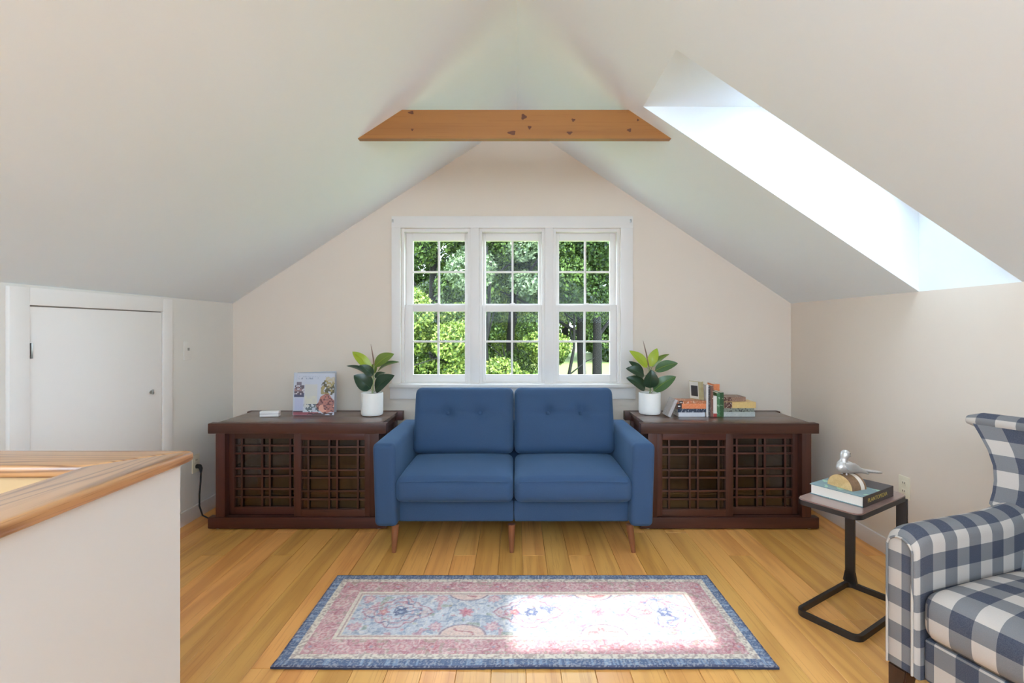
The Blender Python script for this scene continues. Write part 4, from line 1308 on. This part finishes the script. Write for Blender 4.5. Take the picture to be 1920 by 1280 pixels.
# arms: rounded-top sections running from front to back
def arm_section(y, xo, xi, z0, zt, lean=0.0, k=14):
    """outer bottom -> over the top -> inner bottom"""
    w = (xi - xo); c = (xo + xi) / 2; r = abs(w) / 2
    pts = [(xo, y, z0), (xo, y, z0 + (zt - r - z0) * .33), (xo, y, z0 + (zt - r - z0) * .66)]
    for i in range(k + 1):
        a = PI * (1 - i / k)
        pts.append((c + r * math.cos(a) * (1 if w > 0 else -1) + lean * 0, y, zt - r + r * math.sin(a)))
    pts += [(xi, y, z0 + (zt - r - z0) * .66), (xi, y, z0 + (zt - r - z0) * .33), (xi, y, z0)]
    return pts
for sx in (-1, 1):
    rows = []
    ys = [-.392, -.388, -.376, -.36, -.34, -.315, -.28, -.22, -.14, -.06, .02, .10, .16, .22]
    for y in ys:
        u = (y + .392) / .61
        d_ = max(0.0, 1 - (y + .392) / .075)
        zt = .622 + .030 * max(0, (u - .62) / .38) ** 1.6 - .026 * (1 - math.sqrt(max(0, 1 - d_ * d_ * .96)))
        g = {0: .012, 1: .005, 2: .001}.get(ys.index(y), 0)
        rows.append(arm_section(y, sx * (.348 - g), sx * (.250 + g), .175 + g, zt - g))
    if sx > 0: rows = [r[::-1] for r in rows]
    am = loft_uv('arm', rows, ch, u0=.028, v0=.03)
    pv, pf = tube_data([Vector(p) + Vector((0, -.004, 0)) for p in rows[0]], .0035, 8)
    uvmesh('piping', pv, pf, [[(v_ * .004, q_ * .003) for v_, q_ in zip(range(len(f_)), f_)] for f_ in pf], am)
# front rail and body under the cushion
def rows_box(x0, x1, y0, y1, z0, z1, r=.012):
    pass
bmx = rbox_data(.50, .60, .13, .012, 6, 3)
def planar_uv(v, f, off=(0, 0)):
    U = []
    for face in f:
        p = [Vector(v[i]) for i in face]
        nrm = (p[1] - p[0]).cross(p[-1] - p[0])
        ax = max(range(3), key=lambda i: abs(nrm[i]))
        if ax == 2: U.append([(q_.x + off[0], q_.y + off[1]) for q_ in p])
        elif ax == 1: U.append([(q_.x + off[0], q_.z + off[1] * 1.7) for q_ in p])
        else: U.append([(q_.y + off[0], q_.z + off[1]) for q_ in p])
    return U
v, f = bmx
v = v + np.array((0, -.068, .175 + .065))
uvmesh('seat_rail', v, f, planar_uv(v, f, (.0, .02)), ch)
# seat cushion: domed, print wraps over the front edge
sx_, sy_, sz_ = .500, .545, .145
v, f = rbox_data(sx_, sy_, sz_, .045, 10, 5)
fn = cushion_fn(sx_, sy_, sz_, .035, .012)
v = np.array([fn(*p) for p in v]) + np.array((0, -.115, .305 + sz_ / 2))
def wrap_uv(v, f):
    yf = -.115 - sy_ / 2 + .03; U = []
    for face in f:
        p = [Vector(v[i]) for i in face]
        row = []
        for q_ in p:
            if q_.z > .40 and q_.y > yf: vv_ = q_.y - yf
            else: vv_ = -(.445 - q_.z) - max(0, -(q_.y - yf)) * .4
            row.append((q_.x, vv_ + .02))
        c = sum(p, Vector()) / len(p)
        if abs(c.x) > sx_ / 2 - .02 and c.z < .42:
            row = [(q_.y + .02 + (.25 if c.x > 0 else -.25), -(.445 - q_.z) + .02) for q_ in p]
        U.append(row)
    return U
cu = uvmesh('seat_cushion', v, f, wrap_uv(v, f), ch)
# flared back with a rolled top edge
prof = [(.30, .262), (.45, .262), (.56, .30), (.62, .352), (.66, .346), (.70, .345), (.75, .352), (.80, .372), (.85, .402), (.885, .425)]
def back_y(z): return .125 + .075 * (z - .45) / .45
rows = []
for z, w in prof:
    yf = back_y(z); t = .10 - .03 * (z - .3) / .6
    k = 14; row = []
    r = .030
    for i in range(k + 1):
        x = -w + 2 * w * i / k
        curve = -.030 * abs(x / w) ** 3            # the sides come forward a little
        row.append((x, yf + curve, z))
    for i in range(k, -1, -1):
        x = -w + 2 * w * i / k
        curve = -.030 * abs(x / w) ** 3
        row.append((x, yf + t + curve, z))
    rows.append(row)
loft_uv('backrest', rows, ch, close=True, u0=.025, v0=.101, caps=True, angle=50)
# the roll: tube of cloth along the top
rr = []
for i in range(25):
    x = -.452 + .904 * i / 24
    e = min(1, (1 - abs(i / 12 - 1)) / .06)
    r = .030 * (.55 + .45 * e ** .5) if e < 1 else .030
    y = back_y(.9) + .030 - .030 * abs(x / .43) ** 3
    rr.append([(x, y + r * math.cos(2 * PI * j / 14) * 1.25, .893 + r * math.sin(2 * PI * j / 14)) for j in range(14)])
loft_uv('top_roll', rr, ch, close=True, u0=.012, v0=.02, angle=60)
# back rest of the lower body
v, f = rbox_data(.50, .10, .40, .02, 4, 3)
v = v + np.array((0, .225, .175 + .20))
uvmesh('body_back', v, f, planar_uv(v, f), ch)
for (x, y) in ((-.315, -.355), (.315, -.355), (-.30, .19), (.30, .19)):
    s = 1 if y > 0 else -1
    bm = bmesh.new()
    a = [(-.024, -.024), (.024, -.024), (.024, .024), (-.024, .024)]
    A = [bm.verts.new((x + p * .62, y + s * .03 + q_ * .62, 0)) for p, q_ in a]; B = [bm.verts.new((x + p * 1.15, y + q_ * 1.15, .178)) for p, q_ in a]
    bm.faces.new(A[::-1]); bm.faces.new(B)
    for i in range(4): bm.faces.new((A[i], A[(i + 1) % 4], B[(i + 1) % 4], B[i]))
    bmesh.ops.bevel(bm, geom=list(bm.edges), offset=.003, segments=2, affect='EDGES')
    from_bm('leg', bm, M['darkleg'], ch, smooth=True, angle=40)

# ------------------------------------------------------------------ outdoors: ground, trees, shrubs
M['grass'] = flat('lawn', (118, 132, 62), 0.95, 0.3, 3.0)
M['trunk'] = flat('tree_bark', (30, 26, 21), 0.95, 0.35, 6.0, 0.6, 20)
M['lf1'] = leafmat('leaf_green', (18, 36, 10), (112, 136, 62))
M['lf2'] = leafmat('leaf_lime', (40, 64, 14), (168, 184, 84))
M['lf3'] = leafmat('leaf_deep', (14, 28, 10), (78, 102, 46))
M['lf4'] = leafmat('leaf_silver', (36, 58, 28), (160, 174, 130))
def gz(y):                                          # the lot rises away from the house
    return float(np.interp(y, [3, 8, 18, 30, 80], [-2.9, -2.2, -.75, -.55, 1.5]))
vs, fs = [], []
yy = [3.9, 6, 8, 11, 14, 18, 24, 30, 45, 80]
for y in yy: vs += [(-60, y, gz(y)), (60, y, gz(y))]
for i in range(len(yy) - 1): fs.append((2 * i, 2 * i + 1, 2 * i + 3, 2 * i + 2))
tag(mk('lawn', vs, fs, M['grass']), 'sunlit lawn rising behind the trees outside', 'lawn', kind='structure')
tag(box('bounce_terrace', -9, 9, -14, WF - .02, -.35, -.12, flat('pale_bounce_surface', (208, 208, 206), .9, .05, 3)), 'unseen pale terrace added to bounce light through the glazed gable', 'terrace', kind='structure')  # unseen pale slab, added as a reflector for light into the room

def leaf_cloud(blobs, n, size, seed, asp=.55):
    """n small leaf blades in ellipsoidal sprays; each blade is a bent pair of triangles."""
    r = np.random.default_rng(seed)
    wts = np.array([b[3] * b[4] * b[5] for b in blobs]) ** (2 / 3); wts /= wts.sum()
    pick = r.choice(len(blobs), n, p=wts)
    B = np.array(blobs)[pick]
    d = r.normal(size=(n, 3)); d /= np.linalg.norm(d, axis=1)[:, None]
    rad = r.uniform(.55, 1.0, n) ** .6
    P = B[:, :3] + d * rad[:, None] * B[:, 3:6]
    a = r.normal(size=(n, 3)); a /= np.linalg.norm(a, axis=1)[:, None]
    up = d * .7 + np.array((0, 0, .6)) + r.normal(size=(n, 3)) * .5
    b = np.cross(a, up); b /= np.linalg.norm(b, axis=1)[:, None] + 1e-9
    L = size * r.uniform(.6, 1.3, n)[:, None]
    V = np.stack([P - a * L * .5, P + b * L * asp * .5, P + a * L * .5, P - b * L * asp * .5], 1).reshape(-1, 3)
    F_ = np.arange(n * 4).reshape(-1, 4)
    return V, F_
def np_mesh(name, V, F_, mat, parent):
    me = bpy.data.meshes.new(name)
    nf = len(F_)
    me.vertices.add(len(V)); me.vertices.foreach_set('co', V.astype(np.float32).ravel())
    me.loops.add(nf * 4); me.loops.foreach_set('vertex_index', F_.ravel().astype(np.int32))
    me.polygons.add(nf); me.polygons.foreach_set('loop_start', np.arange(0, nf * 4, 4, dtype=np.int32))
    me.update(calc_edges=True); me.validate()
    return link(name, me, mat, parent)
def tree(name, label, x, y, h, crown, n, size, mat, trunk_r, seed, lean=0.0, group='trees outside the window', branches=4, low=.45):
    r = random.Random(seed)
    z0 = gz(y)
    t = thing(name, label, 'tree' if 'tree' in name else 'shrub', (x, y, z0), group=group)
    if trunk_r:
        pts = [(lean * (i / 6) * h * .5 + r.uniform(-.05, .05), r.uniform(-.05, .05), h * .8 * i / 6 - .1) for i in range(7)]
        tk = tube('trunk', pts, [trunk_r * (1.25 - .9 * i / 6) for i in range(7)], M['trunk'], t, 10)
        for k in range(branches):
            p = Vector(pts[2 + k % 4]); a = r.uniform(0, 2 * PI); L = h * r.uniform(.2, .35)
            e = p + Vector((math.cos(a) * L, math.sin(a) * L, L * r.uniform(.4, .9)))
            tube('branch', [p, p.lerp(e, .5) + Vector((0, 0, .1)), e], [trunk_r * .45, trunk_r * .3, trunk_r * .1], M['trunk'], tk, 6)
    blobs = []
    for k in range(14):
        a = r.uniform(0, 2 * PI); q_ = r.uniform(0, 1) ** .5
        rr_ = crown * r.uniform(.28, .5)
        blobs.append((lean * h * .4 + math.cos(a) * crown * .75 * q_, math.sin(a) * crown * .75 * q_, h * r.uniform(low, .95), rr_, rr_, rr_ * .75))
    V, F_ = leaf_cloud(blobs, int(n * 3.8), size * .66, seed)
    np_mesh('foliage', V, F_, M[mat], t)
    return t
# near trees and shrubs
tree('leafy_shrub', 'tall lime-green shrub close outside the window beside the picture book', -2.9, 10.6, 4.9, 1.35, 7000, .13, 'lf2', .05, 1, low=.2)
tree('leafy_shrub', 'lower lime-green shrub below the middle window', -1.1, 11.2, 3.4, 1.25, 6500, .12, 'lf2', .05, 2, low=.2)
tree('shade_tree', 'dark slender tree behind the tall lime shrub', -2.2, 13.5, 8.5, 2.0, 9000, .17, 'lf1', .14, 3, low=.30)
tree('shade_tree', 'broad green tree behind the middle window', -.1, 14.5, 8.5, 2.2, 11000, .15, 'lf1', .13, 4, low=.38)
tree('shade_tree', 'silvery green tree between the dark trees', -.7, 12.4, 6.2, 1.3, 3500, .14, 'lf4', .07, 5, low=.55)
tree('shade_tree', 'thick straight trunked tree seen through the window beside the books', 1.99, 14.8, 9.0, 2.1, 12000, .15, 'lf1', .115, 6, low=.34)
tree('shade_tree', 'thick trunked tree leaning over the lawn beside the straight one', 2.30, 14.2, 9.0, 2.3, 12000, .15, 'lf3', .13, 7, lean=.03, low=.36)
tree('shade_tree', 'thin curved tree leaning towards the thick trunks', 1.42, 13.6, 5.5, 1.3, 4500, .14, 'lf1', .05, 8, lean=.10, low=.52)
tree('leafy_shrub', 'olive green shrub on the slope under the straight tree', .75, 12.5, 2.6, 1.0, 4500, .12, 'lf2', .04, 9, low=.15)
for k in range(9):
    x = -11 + 2.9 * k + random.uniform(-.5, .5)
    tree('shade_tree', 'deep green tree in the dense far row', x, 31 + random.uniform(-1.5, 1.5), 13, 3.4, 9000, .40, 'lf3', .2, 20 + k, low=.05, group='far row of trees')
for k, x in enumerate((-6.2, 5.6)):
    tree('shade_tree', ['bushy green tree standing wide of the picture book', 'bushy green tree standing wide of the books'][k], x, 14 + k, 9, 2.3, 8000, .17, 'lf1', .16, 40 + k, low=.25)
for k, (x, y, h_, c_, m_) in enumerate(((-3.6, 12.0, 3.0, 1.2, 'lf2'), (-2.0, 11.6, 2.6, 1.1, 'lf1'), (-.3, 13.0, 3.0, 1.2, 'lf1'), (.3, 15.5, 3.6, 1.3, 'lf2'), (-1.6, 15.5, 4.2, 1.5, 'lf1'), (1.0, 19.5, 2.2, 1.0, 'lf1'), (4.6, 13.2, 3.0, 1.2, 'lf2'))):
    tree('leafy_shrub', ['rounded lime shrub at the foot of the tall lime one', 'mid green shrub between the two lime shrubs', 'mid green shrub at the foot of the broad tree', 'lime shrub between the broad tree and the straight one', 'bushy green shrub under the dark slender tree', 'small green shrub at the edge of the sunlit lawn', 'lime shrub beside the leaning thick trunk'][k], x, y, h_, c_, 4500, .12, m_, .04, 60 + k, low=.12, group='shrubs outside the window')
for k in range(8):
    tree('leafy_shrub', 'dark bush in the hedge beyond the lawn', -5.5 + 2.3 * k, 28.2 + random.uniform(-.6, .6), 4.2, 1.7, 2600, .3, 'lf3' if k % 2 else 'lf1', .05, 80 + k, low=.10, group='hedge beyond the lawn', branches=0)
bpy.context.view_layer.update()
